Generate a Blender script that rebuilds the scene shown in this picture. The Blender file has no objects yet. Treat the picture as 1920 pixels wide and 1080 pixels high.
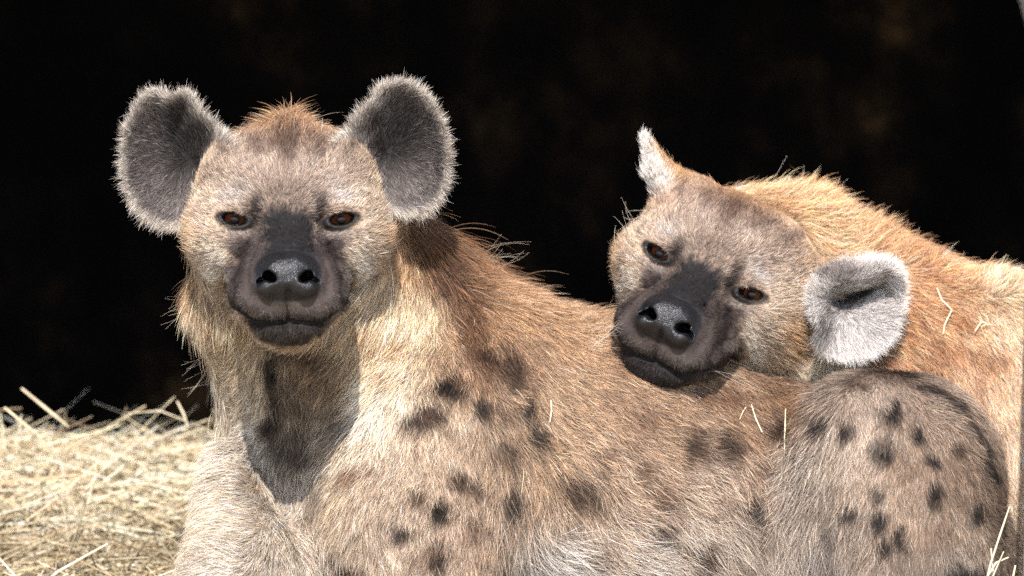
import bpy, math, random, time
import numpy as np
from mathutils import Vector, Matrix
from mathutils.bvhtree import BVHTree

T0 = time.time()
rng = np.random.default_rng(7)
random.seed(7)
scene = bpy.context.scene
COL = scene.collection

# ------------------------------------------------------------------ camera, sky, sun, exposure
PITCH = math.radians(6.0)
DIST = 4.0
ZC = 0.45
S = 0.0005                       # one modelling unit = half a millimetre
FWD = np.array([0, math.cos(PITCH), -math.sin(PITCH)])
UPV = np.array([0, math.sin(PITCH), math.cos(PITCH)])
ORG = np.array([0, 0, ZC])
cam = bpy.data.cameras.new('camera')
cam_o = bpy.data.objects.new('camera', cam)
COL.objects.link(cam_o)
cam_o.location = ORG - FWD * DIST
cam_o.rotation_euler = (math.pi / 2 - PITCH, 0, 0)
cam.sensor_width = 36.0
cam.lens = 36.0 * DIST / (1920 * S)
cam.clip_start = 0.05
cam.clip_end = 200
cam.dof.use_dof = True
cam.dof.focus_distance = DIST + 0.06
cam.dof.aperture_fstop = 5.0
scene.camera = cam_o

SUN_EL, SUN_AZ = math.radians(48), math.radians(3)     # azimuth off the camera's own, towards its left
world = bpy.data.worlds.new('World')
scene.world = world
world.use_nodes = True
wn = world.node_tree
bg = wn.nodes['Background']
sky = wn.nodes.new('ShaderNodeTexSky')
sky.sky_type = 'NISHITA'
sky.sun_disc = False
sky.sun_elevation = SUN_EL
sky.sun_rotation = math.pi + SUN_AZ
wn.links.new(sky.outputs[0], bg.inputs[0])
bg.inputs[1].default_value = 0.15
sun = bpy.data.lights.new('sun', 'SUN')
sun.energy = 4.0
sun.angle = math.radians(0.5)
sun.color = (1.0, 0.94, 0.89)
sun_o = bpy.data.objects.new('sun', sun)
COL.objects.link(sun_o)
sd = Vector((-math.sin(SUN_AZ) * math.cos(SUN_EL), -math.cos(SUN_AZ) * math.cos(SUN_EL), math.sin(SUN_EL)))
sun_o.rotation_euler = sd.to_track_quat('Z', 'Y').to_euler()
sun_o.location = (0, -3, 5)
scene.view_settings.view_transform = 'Standard'
scene.view_settings.look = 'None'
scene.view_settings.exposure = 1.5
scene.view_settings.gamma = 1.0
scene.view_settings.use_curve_mapping = False
scene.cycles.max_bounces = 6
scene.cycles.diffuse_bounces = 4
scene.cycles.glossy_bounces = 3
scene.cycles.transmission_bounces = 4
scene.cycles_curves.shape = 'RIBBONS'
scene.cycles_curves.subdivisions = 2
scene.cycles.use_denoising = False

# ------------------------------------------------------------------ helpers
ROT = np.array([[1, 0, 0], UPV, -FWD])                 # rows: right, up, towards the lens


def to_world(p):
    return ORG + S * (np.asarray(p, float) @ ROT)


def P(x, y, w=0.0):
    k = 1 - w / (DIST / S)
    return np.array([(x - 960) * k, (540 - y) * k, w])


def lin(r, g, b, k=1.0):
    c = np.array([r, g, b], float)
    c = (c.mean() + (c - c.mean()) * np.array([0.83, 0.78, 0.77])) / 255
    return np.where(c <= 0.04045, c / 12.92, ((c + 0.055) / 1.055) ** 2.4) * k


def tag(o, label=None, cat=None, group=None, kind=None):
    if label: o['label'] = label
    if cat: o['category'] = cat
    if group: o['group'] = group
    if kind: o['kind'] = kind
    return o


def np_mesh(name, verts, faces, mat=None, parent=None, smooth=True):
    me = bpy.data.meshes.new(name)
    faces = np.asarray(faces, np.int32)
    n, k = faces.shape
    me.vertices.add(len(verts))
    me.vertices.foreach_set('co', np.asarray(verts, np.float32).ravel())
    me.loops.add(n * k)
    me.loops.foreach_set('vertex_index', faces.ravel())
    me.polygons.add(n)
    me.polygons.foreach_set('loop_start', np.arange(0, n * k, k, dtype=np.int32))
    me.update(calc_edges=True)
    if smooth:
        me.polygons.foreach_set('use_smooth', np.ones(n, bool))
    o = bpy.data.objects.new(name, me)
    COL.objects.link(o)
    if mat: me.materials.append(mat)
    if parent: o.parent = parent
    return o


def vnoise(p, seed=0):
    """smooth value noise, points (n,3) -> (n,) in -1..1"""
    i = np.floor(p).astype(np.int64)
    f = p - i
    f = f * f * (3 - 2 * f)
    out = np.zeros(len(p))
    for dx in (0, 1):
        for dy in (0, 1):
            for dz in (0, 1):
                h = (i[:, 0] + dx) * 374761393 + (i[:, 1] + dy) * 668265263 + (i[:, 2] + dz) * 2147483647 + seed * 974711
                h = (h ^ (h >> 13)) * 1274126177
                h = (h ^ (h >> 16)) & 0xFFFFF
                wgt = (f[:, 0] if dx else 1 - f[:, 0]) * (f[:, 1] if dy else 1 - f[:, 1]) * (f[:, 2] if dz else 1 - f[:, 2])
                out += wgt * (h / 0xFFFFF * 2 - 1)
    return out


class N:
    """tiny node builder"""
    def __init__(self, name):
        self.m = bpy.data.materials.new(name)
        self.m.use_nodes = True
        self.t = self.m.node_tree
        self.t.nodes.clear()
        self.out = self.new('ShaderNodeOutputMaterial')

    def new(self, typ, **kw):
        n = self.t.nodes.new(typ)
        for k, v in kw.items():
            if k.startswith('_'):
                setattr(n, k[1:], v)
        for k, v in kw.items():
            if not k.startswith('_'):
                key = int(k[1:]) if k[0] == 'i' and k[1:].isdigit() else k.replace('__', ' ')
                if hasattr(v, 'is_output') or isinstance(v, bpy.types.NodeSocket):
                    self.t.links.new(v, n.inputs[key])
                else:
                    n.inputs[key].default_value = v
        return n

    def ramp(self, fac, stops):
        n = self.new('ShaderNodeValToRGB')
        self.t.links.new(fac, n.inputs[0])
        el = n.color_ramp.elements
        while len(el) < len(stops): el.new(0.5)
        for e, (p, c) in zip(el, stops):
            e.position = p
            e.color = (*c, 1) if len(c) == 3 else c
        return n.outputs[0]

    def finish(self, shader):
        self.t.links.new(shader, self.out.inputs[0])
        return self.m


# ------------------------------------------------------------------ materials of the place
def mat_wall():
    b = N('dark_wood')
    tc = b.new('ShaderNodeTexCoord').outputs['Object']
    mp = b.new('ShaderNodeMapping', Vector=tc, Scale=(3, 3, 2)).outputs[0]
    n1 = b.new('ShaderNodeTexNoise', Vector=mp, Scale=2.0, Detail=8.0, Roughness=0.65).outputs[0]
    n2 = b.new('ShaderNodeTexNoise', Vector=tc, Scale=3.2, Detail=5.0, Roughness=0.6).outputs[0]
    mix = b.new('ShaderNodeMath', _operation='MULTIPLY', i0=n1, i1=n2).outputs[0]
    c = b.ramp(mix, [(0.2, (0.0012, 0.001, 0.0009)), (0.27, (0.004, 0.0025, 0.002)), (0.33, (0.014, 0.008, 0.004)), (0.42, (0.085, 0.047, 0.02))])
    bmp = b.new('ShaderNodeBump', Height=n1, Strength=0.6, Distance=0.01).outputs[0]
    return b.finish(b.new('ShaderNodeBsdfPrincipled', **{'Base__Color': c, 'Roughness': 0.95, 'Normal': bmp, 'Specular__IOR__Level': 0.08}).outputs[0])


def mat_post():
    b = N('weathered_post')
    tc = b.new('ShaderNodeTexCoord').outputs['Object']
    mp = b.new('ShaderNodeMapping', Vector=tc, Scale=(40, 40, 3.5)).outputs[0]
    n1 = b.new('ShaderNodeTexNoise', Vector=mp, Scale=2.5, Detail=9.0, Roughness=0.7).outputs[0]
    n2 = b.new('ShaderNodeTexNoise', Vector=tc, Scale=14.0, Detail=4.0).outputs[0]
    c = b.ramp(n1, [(0.3, (0.2, 0.16, 0.145)), (0.5, (0.42, 0.36, 0.33)), (0.75, (0.56, 0.5, 0.47))])
    c = b.new('ShaderNodeMix', _data_type='RGBA', _blend_type='MULTIPLY', i0=0.5, i6=c, i7=b.ramp(n2, [(0.35, (0.45, 0.4, 0.38)), (0.6, (1, 1, 1))])).outputs[2]
    bmp = b.new('ShaderNodeBump', Height=n1, Strength=0.8, Distance=0.004).outputs[0]
    return b.finish(b.new('ShaderNodeBsdfPrincipled', **{'Base__Color': c, 'Roughness': 0.85, 'Normal': bmp}).outputs[0])


def mat_ground():
    b = N('sandy_soil')
    tc = b.new('ShaderNodeTexCoord').outputs['Object']
    n1 = b.new('ShaderNodeTexNoise', Vector=tc, Scale=22.0, Detail=8.0, Roughness=0.7).outputs[0]
    c = b.ramp(n1, [(0.3, (0.26, 0.205, 0.145)), (0.7, (0.46, 0.38, 0.28))])  # made pale so the unseen ground in front bounces light into the shade
    bmp = b.new('ShaderNodeBump', Height=n1, Strength=0.8, Distance=0.01).outputs[0]
    return b.finish(b.new('ShaderNodeBsdfPrincipled', **{'Base__Color': c, 'Roughness': 0.95, 'Normal': bmp}).outputs[0])


def mat_straw(name='straw', k=1.0):
    b = N(name)
    a = b.new('ShaderNodeAttribute', _attribute_name='tint').outputs['Color']
    tc = b.new('ShaderNodeTexCoord').outputs['Object']
    n1 = b.new('ShaderNodeTexNoise', Vector=tc, Scale=60.0, Detail=2.0).outputs[0]
    c = b.new('ShaderNodeMix', _data_type='RGBA', _blend_type='MULTIPLY', i0=0.6, i6=a, i7=b.ramp(n1, [(0.3, (0.55, 0.5, 0.42)), (0.6, (1, 1, 1))])).outputs[2]
    d = b.new('ShaderNodeBsdfPrincipled', **{'Base__Color': c, 'Roughness': 0.5}).outputs[0]
    tr = b.new('ShaderNodeBsdfTranslucent', Color=c).outputs[0]
    return b.finish(b.new('ShaderNodeMixShader', i0=0.2, i1=d, i2=tr).outputs[0])


def mat_skin():
    b = N('hyena_skin')
    a = b.new('ShaderNodeAttribute', _attribute_name='tint').outputs['Color']
    g = b.new('ShaderNodeAttribute', _attribute_name='gloss').outputs['Fac']
    tc = b.new('ShaderNodeTexCoord').outputs['Object']
    v = b.new('ShaderNodeTexVoronoi', _feature='DISTANCE_TO_EDGE', Vector=tc, Scale=620.0).outputs['Distance']
    v2 = b.new('ShaderNodeMath', _operation='MINIMUM', i0=v, i1=0.22).outputs[0]
    n = b.new('ShaderNodeTexNoise', Vector=tc, Scale=260.0, Detail=5.0, Roughness=0.65).outputs[0]
    h = b.new('ShaderNodeMath', _operation='MULTIPLY_ADD', i0=v2, i1=1.6, i2=n).outputs[0]
    bmp = b.new('ShaderNodeBump', Height=h, Strength=0.5, Distance=0.0012).outputs[0]
    rough = b.new('ShaderNodeMapRange', Value=g, i3=0.8, i4=0.36).outputs[0]
    n2 = b.new('ShaderNodeTexNoise', Vector=tc, Scale=55.0, Detail=4.0).outputs[0]
    rough = b.new('ShaderNodeMath', _operation='MULTIPLY_ADD', i0=n2, i1=0.22, i2=b.new('ShaderNodeMath', _operation='SUBTRACT', i0=rough, i1=0.10).outputs[0]).outputs[0]
    c = b.new('ShaderNodeMix', _data_type='RGBA', _blend_type='MULTIPLY', i0=0.7, i6=a, i7=b.ramp(n2, [(0.3, (0.6, 0.58, 0.58)), (0.65, (1.15, 1.1, 1.05))])).outputs[2]
    return b.finish(b.new('ShaderNodeBsdfPrincipled', **{'Base__Color': c, 'Roughness': rough, 'Normal': bmp, 'Specular__IOR__Level': b.new('ShaderNodeMapRange', Value=g, i3=0.15, i4=0.42).outputs[0]}).outputs[0])


def mat_fur():
    b = N('hyena_fur')
    a = b.new('ShaderNodeAttribute', _attribute_name='tint').outputs['Color']
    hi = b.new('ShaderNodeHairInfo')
    tip = b.ramp(hi.outputs['Intercept'], [(0.0, (0.16, 0.135, 0.12)), (0.42, (0.74, 0.71, 0.69)), (1.0, (1.3, 1.29, 1.27))])  # hair's own banding, roots darkened further as shade between tufts
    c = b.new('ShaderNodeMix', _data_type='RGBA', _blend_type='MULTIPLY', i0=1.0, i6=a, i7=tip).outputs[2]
    d = b.new('ShaderNodeBsdfDiffuse', Color=c).outputs[0]
    tr = b.new('ShaderNodeBsdfTranslucent', Color=c).outputs[0]
    m = b.new('ShaderNodeMixShader', i0=0.30, i1=d, i2=tr).outputs[0]
    hr = b.new('ShaderNodeBsdfHair', _component='Reflection', Color=b.new('ShaderNodeMix', _data_type='RGBA', i0=0.75, i6=(0.8, 0.78, 0.75, 1), i7=a).outputs[2], RoughnessU=0.3, RoughnessV=0.9).outputs[0]
    return b.finish(b.new('ShaderNodeMixShader', i0=0.10, i1=m, i2=hr).outputs[0])


def mat_eye():
    b = N('hyena_eye')
    tc = b.new('ShaderNodeTexCoord').outputs['Object']
    sep = b.new('ShaderNodeSeparateXYZ', Vector=tc)
    x, z = sep.outputs[0], sep.outputs[1]
    rr = b.new('ShaderNodeVectorMath', _operation='LENGTH', i0=b.new('ShaderNodeCombineXYZ', X=x, Y=z).outputs[0]).outputs['Value']
    r = b.new('ShaderNodeMath', _operation='DIVIDE', i0=rr, i1=0.0155).outputs[0]
    n = b.new('ShaderNodeTexNoise', Vector=tc, Scale=420.0, Detail=4.0).outputs[0]
    r2 = b.new('ShaderNodeMath', _operation='MULTIPLY_ADD', i0=b.new('ShaderNodeMath', _operation='SUBTRACT', i0=n, i1=0.5).outputs[0], i1=0.10, i2=r).outputs[0]
    c = b.ramp(r2, [(0.0, (0.004, 0.003, 0.003)), (0.24, (0.004, 0.003, 0.003)), (0.29, (0.07, 0.02, 0.009)), (0.45, (0.18, 0.058, 0.023)), (0.62, (0.11, 0.036, 0.016)), (0.72, (0.03, 0.015, 0.01)), (0.85, (0.05, 0.03, 0.028))])
    return b.finish(b.new('ShaderNodeBsdfPrincipled', **{'Base__Color': c, 'Roughness': 0.25, 'Coat__Weight': 1.0, 'Coat__IOR': 1.28, 'Coat__Roughness': 0.02, 'Specular__IOR__Level': 0.1}).outputs[0])


M_WALL, M_POST, M_GROUND, M_STRAW, M_SKIN, M_FUR, M_EYE = mat_wall(), mat_post(), mat_ground(), mat_straw(), mat_skin(), mat_fur(), mat_eye()


# ------------------------------------------------------------------ ground, den, posts
def grid_sheet(name, x0, x1, y0, y1, nx, ny, zf, mat):
    xs, ys = np.linspace(x0, x1, nx), np.linspace(y0, y1, ny)
    X, Y = np.meshgrid(xs, ys, indexing='ij')
    Z = zf(X.ravel(), Y.ravel())
    v = np.stack([X.ravel(), Y.ravel(), Z], 1)
    i = np.arange(nx * ny).reshape(nx, ny)
    f = np.stack([i[:-1, :-1], i[1:, :-1], i[1:, 1:], i[:-1, 1:]], -1).reshape(-1, 4)
    return np_mesh(name, v, f, mat)


def hay_z(x, y):
    """height of the bed of hay"""
    rise = np.clip((y - 0.30) / 0.62, 0, 1)
    rise = rise * rise * (3 - 2 * rise)
    fall = np.clip((y - 0.86) / 0.34, 0, 1)
    p = np.stack([x * 7, y * 7, np.zeros_like(x)], 1)
    z = 0.080 + 0.090 * rise - 0.20 * fall + 0.016 * vnoise(p, 3) + 0.008 * vnoise(p * 2.7, 4)
    edge = np.clip(np.maximum(np.abs(x) - 1.0, -(y + 0.4)) / 0.4, 0, 1)
    return np.maximum(z * (1 - edge), -0.01)


ground = grid_sheet('ground', -60, 60, -60, 60, 60, 60, lambda x, y: np.zeros_like(x), M_GROUND)
tag(ground, 'dry pale sandy soil under the hay and the hyenas', kind='structure')


def box_bm(x0, x1, y0, y1, z0, z1, bev=0.004, jitter=0.0):
    import bmesh
    bm = bmesh.new()
    bmesh.ops.create_cube(bm, size=1)
    for v in bm.verts:
        v.co = Vector(((x0 + x1) / 2 + v.co.x * (x1 - x0), (y0 + y1) / 2 + v.co.y * (y1 - y0), (z0 + z1) / 2 + v.co.z * (z1 - z0)))
        v.co += Vector([random.uniform(-1, 1) * jitter for _ in range(3)])
    if bev:
        bmesh.ops.bevel(bm, geom=bm.edges[:], offset=bev, segments=1, affect='EDGES')
    return bm


def bm_obj(name, bm, mat, parent=None):
    me = bpy.data.meshes.new(name)
    bm.to_mesh(me)
    bm.free()
    me.materials.append(mat)
    o = bpy.data.objects.new(name, me)
    COL.objects.link(o)
    o.parent = parent
    return o


den = bpy.data.objects.new('den_shelter', None)
COL.objects.link(den)
den.location = (0, 1.2, 0)
tag(den, 'dark den with a rough brown back wall in deep shade behind the two hyenas', 'shelter')
DY = -1.2


def den_part(name, *b, **k):
    return bm_obj(name, box_bm(*b, **k), M_WALL, den)


def rough_wall(name, a, b, h, n_out, seed):
    """an uneven earth face from a to b (x, y), its bumps along n_out"""
    a, b, n_out = np.array(a, float), np.array(b, float), np.array(n_out, float)
    nu, nv = 150, 60
    U, Vv = np.meshgrid(np.linspace(0, 1, nu), np.linspace(-0.02, h, nv), indexing='ij')
    U, Vv = U.ravel(), Vv.ravel()
    p = np.stack([a[0] + (b - a)[0] * U, a[1] + (b - a)[1] * U, Vv], 1)
    d = 0.05 * vnoise(p * 2.6, seed) + 0.025 * vnoise(p * 7, seed + 1) + 0.010 * vnoise(p * 19, seed + 2)
    p = p + np.r_[n_out, 0][None] * d[:, None]
    p[:, 1] += DY
    i = np.arange(nu * nv).reshape(nu, nv)
    f = np.stack([i[:-1, :-1], i[1:, :-1], i[1:, 1:], i[:-1, 1:]], -1).reshape(-1, 4)
    return np_mesh(name, p, f, M_WALL, den)


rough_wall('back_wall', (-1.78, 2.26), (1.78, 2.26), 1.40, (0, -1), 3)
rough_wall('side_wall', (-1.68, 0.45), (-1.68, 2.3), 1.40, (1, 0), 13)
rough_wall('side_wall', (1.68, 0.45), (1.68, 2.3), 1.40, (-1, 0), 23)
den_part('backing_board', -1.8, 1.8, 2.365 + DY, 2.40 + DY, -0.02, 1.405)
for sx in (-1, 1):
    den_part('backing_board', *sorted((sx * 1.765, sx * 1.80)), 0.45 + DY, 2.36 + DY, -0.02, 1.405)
den_part('roof', -1.9, 1.9, -0.23 + DY, 2.5 + DY, 1.41, 1.50, jitter=0.0)


def log_mesh(name, pts, rad, mat, parent=None, rough=0.06, seed=1, sq=1.0):
    """a rough round timber through the points"""
    pts = np.array(pts, float)
    n = 60
    t = np.linspace(0, len(pts) - 1, n)
    c = np.stack([np.interp(t, range(len(pts)), pts[:, k]) for k in range(3)], 1)
    r = np.interp(t, range(len(pts)), rad)
    m = 40
    a = np.linspace(0, 2 * np.pi, m, endpoint=False)
    ring = np.stack([np.sign(np.cos(a)) * np.abs(np.cos(a)) ** sq, np.sign(np.sin(a)) * np.abs(np.sin(a)) ** sq, np.zeros(m)], 1)
    v = c[:, None, :] + ring[None] * r[:, None, None]
    q = v.reshape(-1, 3)
    d = vnoise(q * np.array([45, 45, 6]), seed) * rough + vnoise(q * np.array([120, 120, 9]), seed + 1) * rough * 0.5
    q = q + np.repeat(ring[None], n, 0).reshape(-1, 3) * (d * np.repeat(r, m))[:, None]
    i = np.arange(n * m).reshape(n, m)
    f = np.stack([i[:-1], np.roll(i, -1, 1)[:-1], np.roll(i, -1, 1)[1:], i[1:]], -1).reshape(-1, 4)
    return np_mesh(name, q, f, mat, parent)


pb, pt = to_world(P(1988, 1500, 60)), to_world(P(2012, 700, 60))
post = log_mesh('wooden_post', [(pb[0], pb[1], 0.0), ((pb[0] * .4 + pt[0] * .6), pt[1], 0.25), (pt[0] + .004, pt[1], 0.5), (pt[0] + 0.03, pt[1], 1.405)], [0.038, 0.037, 0.036, 0.035], M_POST, rough=0.04, sq=0.4)
tag(post, 'pale weathered post at the edge, in front of the haunch', 'post')
qb = to_world(P(1990, 0, -1700))
post2 = log_mesh('dark_leaning_post', [(qb[0] + 0.14, qb[1], 0.0), (qb[0] + 0.07, qb[1], 0.45), (qb[0] + 0.0, qb[1], 0.72), (qb[0] - 0.06, qb[1], 1.405)], [0.06, 0.058, 0.055, 0.05], M_POST, rough=0.12, seed=5)
tag(post2, 'grey rough leaning post standing in the shade of the den', 'post')

# ------------------------------------------------------------------ sculpting: distance fields in numpy, polygonised by surface nets
def smin(a, b, k):
    h = np.maximum(k - np.abs(a - b), 0) / k
    return np.minimum(a, b) - h * h * k * 0.25


def smax(a, b, k):
    return -smin(-a, -b, k)


def sstep(e0, e1, x):
    t = np.clip((x - e0) / (e1 - e0), 0, 1)
    return t * t * (3 - 2 * t)


class Frame:
    def __init__(self, o=(0, 0, 0), R=np.eye(3)):
        self.o, self.R = np.array(o, float), np.array(R, float)      # rows of R = local axes

    def loc(self, p): return (p - self.o) @ self.R.T
    def glob(self, q): return self.o + np.asarray(q, float) @ self.R
    def vec(self, q): return np.asarray(q, float) @ self.R


WORLDF = Frame()


class Sdf:
    def __init__(self): self.ops = []

    def ell(self, c, r, k=30, fr=WORLDF, R=None):
        c, r = np.array(c, float), np.array(r, float)

        def f(p):
            q = p - c
            if R is not None: q = q @ R.T
            k0 = np.linalg.norm(q / r, axis=1)
            k1 = np.linalg.norm(q / (r * r), axis=1) + 1e-9
            return k0 * (k0 - 1) / k1
        self.ops.append(('u', fr, f, c, r.max() if R is not None else r, k))

    def cone(self, a, b, ra, rb, k=30, fr=WORLDF):
        a, b = np.array(a, float), np.array(b, float)
        ba = b - a

        def f(p):
            pa = p - a
            h = np.clip(pa @ ba / (ba @ ba), 0, 1)
            return np.linalg.norm(pa - h[:, None] * ba, axis=1) - (ra + (rb - ra) * h)
        self.ops.append(('u', fr, f, (a + b) / 2, np.abs(ba) / 2 + max(ra, rb), k))

    def custom(self, f, c, r, k=20, fr=WORLDF): self.ops.append(('u', fr, f, np.array(c, float), np.array(r, float) * np.ones(3), k))
    def disp(self, f, c, r, fr=WORLDF): self.ops.append(('d', fr, f, np.array(c, float), np.array(r, float) * np.ones(3), 0))

    def __call__(self, p, cull=True):
        d = np.full(len(p), 400.0)
        cache = {}
        for typ, fr, f, c, r, k in self.ops:
            q = cache.get(id(fr))
            if q is None: q = cache[id(fr)] = fr.loc(p)
            if cull or typ == 'd':
                m = np.flatnonzero((np.abs(q - c) < r + (k + 60 if typ == 'u' else 0)).all(1))
                if len(m) == 0: continue
                qq = q[m]
                if typ == 'u': d[m] = smin(d[m], f(qq), k)
                else: d[m] = d[m] + f(qq)
            else:
                d = smin(d, f(q), k)
        return d


def axis_nodes(lo, hi, flo, fhi, fine, coarse):
    xs = [lo]
    while xs[-1] < hi:
        c = xs[-1]
        t = max(flo - c, c - fhi, 0)
        xs.append(c + min(coarse, fine + t * 0.18))
    n = (len(xs) - 1) // 8 * 8 + 8
    while len(xs) < n + 1: xs.append(xs[-1] + coarse)
    return np.array(xs)


def polygonise(sdf, ax):
    X, Y, Z = ax
    nx, ny, nz = len(X), len(Y), len(Z)
    B = 8
    cx, cy, cz = X[B // 2::B], Y[B // 2::B], Z[B // 2::B]
    hx, hy, hz = (X[B::B] - X[:-1:B]) / 2, (Y[B::B] - Y[:-1:B]) / 2, (Z[B::B] - Z[:-1:B]) / 2
    G = np.stack(np.meshgrid((X[B::B] + X[:-1:B]) / 2, (Y[B::B] + Y[:-1:B]) / 2, (Z[B::B] + Z[:-1:B]) / 2, indexing='ij'), -1)
    H = np.stack(np.meshgrid(hx, hy, hz, indexing='ij'), -1)
    dc = sdf(G.reshape(-1, 3), cull=False).reshape(G.shape[:3])
    diag = np.linalg.norm(H, axis=-1)
    act = np.abs(dc) < diag * 1.25 + 50
    V = np.where(np.repeat(np.repeat(np.repeat(dc, B, 0), B, 1), B, 2) > 0, 400.0, -400.0).astype(np.float32)
    V = np.pad(V, ((0, 1), (0, 1), (0, 1)), mode='edge')
    bi = np.argwhere(act)
    o = np.arange(B)
    oi = np.stack(np.meshgrid(o, o, o, indexing='ij'), -1).reshape(-1, 3)
    for s in range(0, len(bi), 600):
        ix = (bi[s:s + 600, None, :] * B + oi[None]).reshape(-1, 3)
        p = np.stack([X[ix[:, 0]], Y[ix[:, 1]], Z[ix[:, 2]]], 1)
        V[ix[:, 0], ix[:, 1], ix[:, 2]] = sdf(p)
    ins = V < 0
    acc = np.zeros((nx - 1, ny - 1, nz - 1), np.int8)
    for a in (0, 1):
        for b in (0, 1):
            for c in (0, 1):
                acc += ins[a:nx - 1 + a, b:ny - 1 + b, c:nz - 1 + c]
    cells = np.argwhere((acc > 0) & (acc < 8))
    idx = np.full(acc.shape, -1, np.int32)
    idx[tuple(cells.T)] = np.arange(len(cells))
    cs = [(a, b, c) for a in (0, 1) for b in (0, 1) for c in (0, 1)]
    val = np.stack([V[cells[:, 0] + a, cells[:, 1] + b, cells[:, 2] + c] for a, b, c in cs], 1)
    sumv, cnt = np.zeros((len(cells), 3)), np.zeros(len(cells))
    for i, A in enumerate(cs):
        for j, Bc in enumerate(cs):
            if i < j and sum(abs(A[k] - Bc[k]) for k in range(3)) == 1:
                va, vb = val[:, i], val[:, j]
                m = (va < 0) != (vb < 0)
                t = np.where(m, va / np.where(m, va - vb, 1), 0)
                sumv += m[:, None] * (np.array(A) + t[:, None] * (np.array(Bc) - np.array(A)))
                cnt += m
    fr = sumv / cnt[:, None]
    pos = np.stack([ax[k][cells[:, k]] + fr[:, k] * (ax[k][cells[:, k] + 1] - ax[k][cells[:, k]]) for k in range(3)], 1)
    quads = []
    for k in range(3):
        a, b = [(1, 2), (2, 0), (0, 1)][k]
        sl0 = [slice(None)] * 3; sl1 = [slice(None)] * 3
        sl0[k] = slice(0, -1); sl1[k] = slice(1, None)
        s0, s1 = ins[tuple(sl0)], ins[tuple(sl1)]
        e = np.argwhere(s0 != s1)
        e = e[(e[:, a] > 0) & (e[:, b] > 0) & (e[:, a] < ins.shape[a] - 1) & (e[:, b] < ins.shape[b] - 1)]
        flip = s0[tuple(e.T)]
        def at(da, db):
            q = e.copy(); q[:, a] -= da; q[:, b] -= db
            return idx[tuple(q.T)]
        q = np.stack([at(1, 1), at(0, 1), at(0, 0), at(1, 0)], 1)
        q[~flip] = q[~flip][:, ::-1]
        quads.append(q)
    F = np.concatenate(quads)
    F = F[(F >= 0).all(1)]
    return pos, F


# ------------------------------------------------------------------ the head both animals share
def poly_dist(q, pts):
    """distance in the (u, v) plane to a polyline"""
    d = np.full(len(q), 1e9)
    for a, b in zip(pts[:-1], pts[1:]):
        a, b = np.array(a, float), np.array(b, float)
        ba = b - a
        pa = q[:, :2] - a
        h = np.clip(pa @ ba / (ba @ ba), 0, 1)
        d = np.minimum(d, np.linalg.norm(pa - h[:, None] * ba, axis=1))
    return d


MOUTH = [(0, -188), (22, -192), (50, -193), (75, -184), (96, -167), (110, -148), (118, -126)]


def mouth_d(q):
    w = np.stack([np.abs(q[:, 0] + 5 * vnoise(q / 48.0, 81)), q[:, 1] + 4 * vnoise(q / 40.0, 82)], 1)
    return poly_dist(w, MOUTH)
EYE_A, EYE_T, EYE_B, EYE_U = 21.0, 8.0, 11.0, 101.0


def eye_rad(q, side):
    """1 on the edge of the almond of the eye, in the head's (u, v)"""
    du = q[:, 0] * side - EYE_U
    dv = q[:, 1] - 0.14 * du
    return np.sqrt((du / EYE_A) ** 2 + (dv / np.where(dv > 0, EYE_T, EYE_B)) ** 2)


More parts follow.
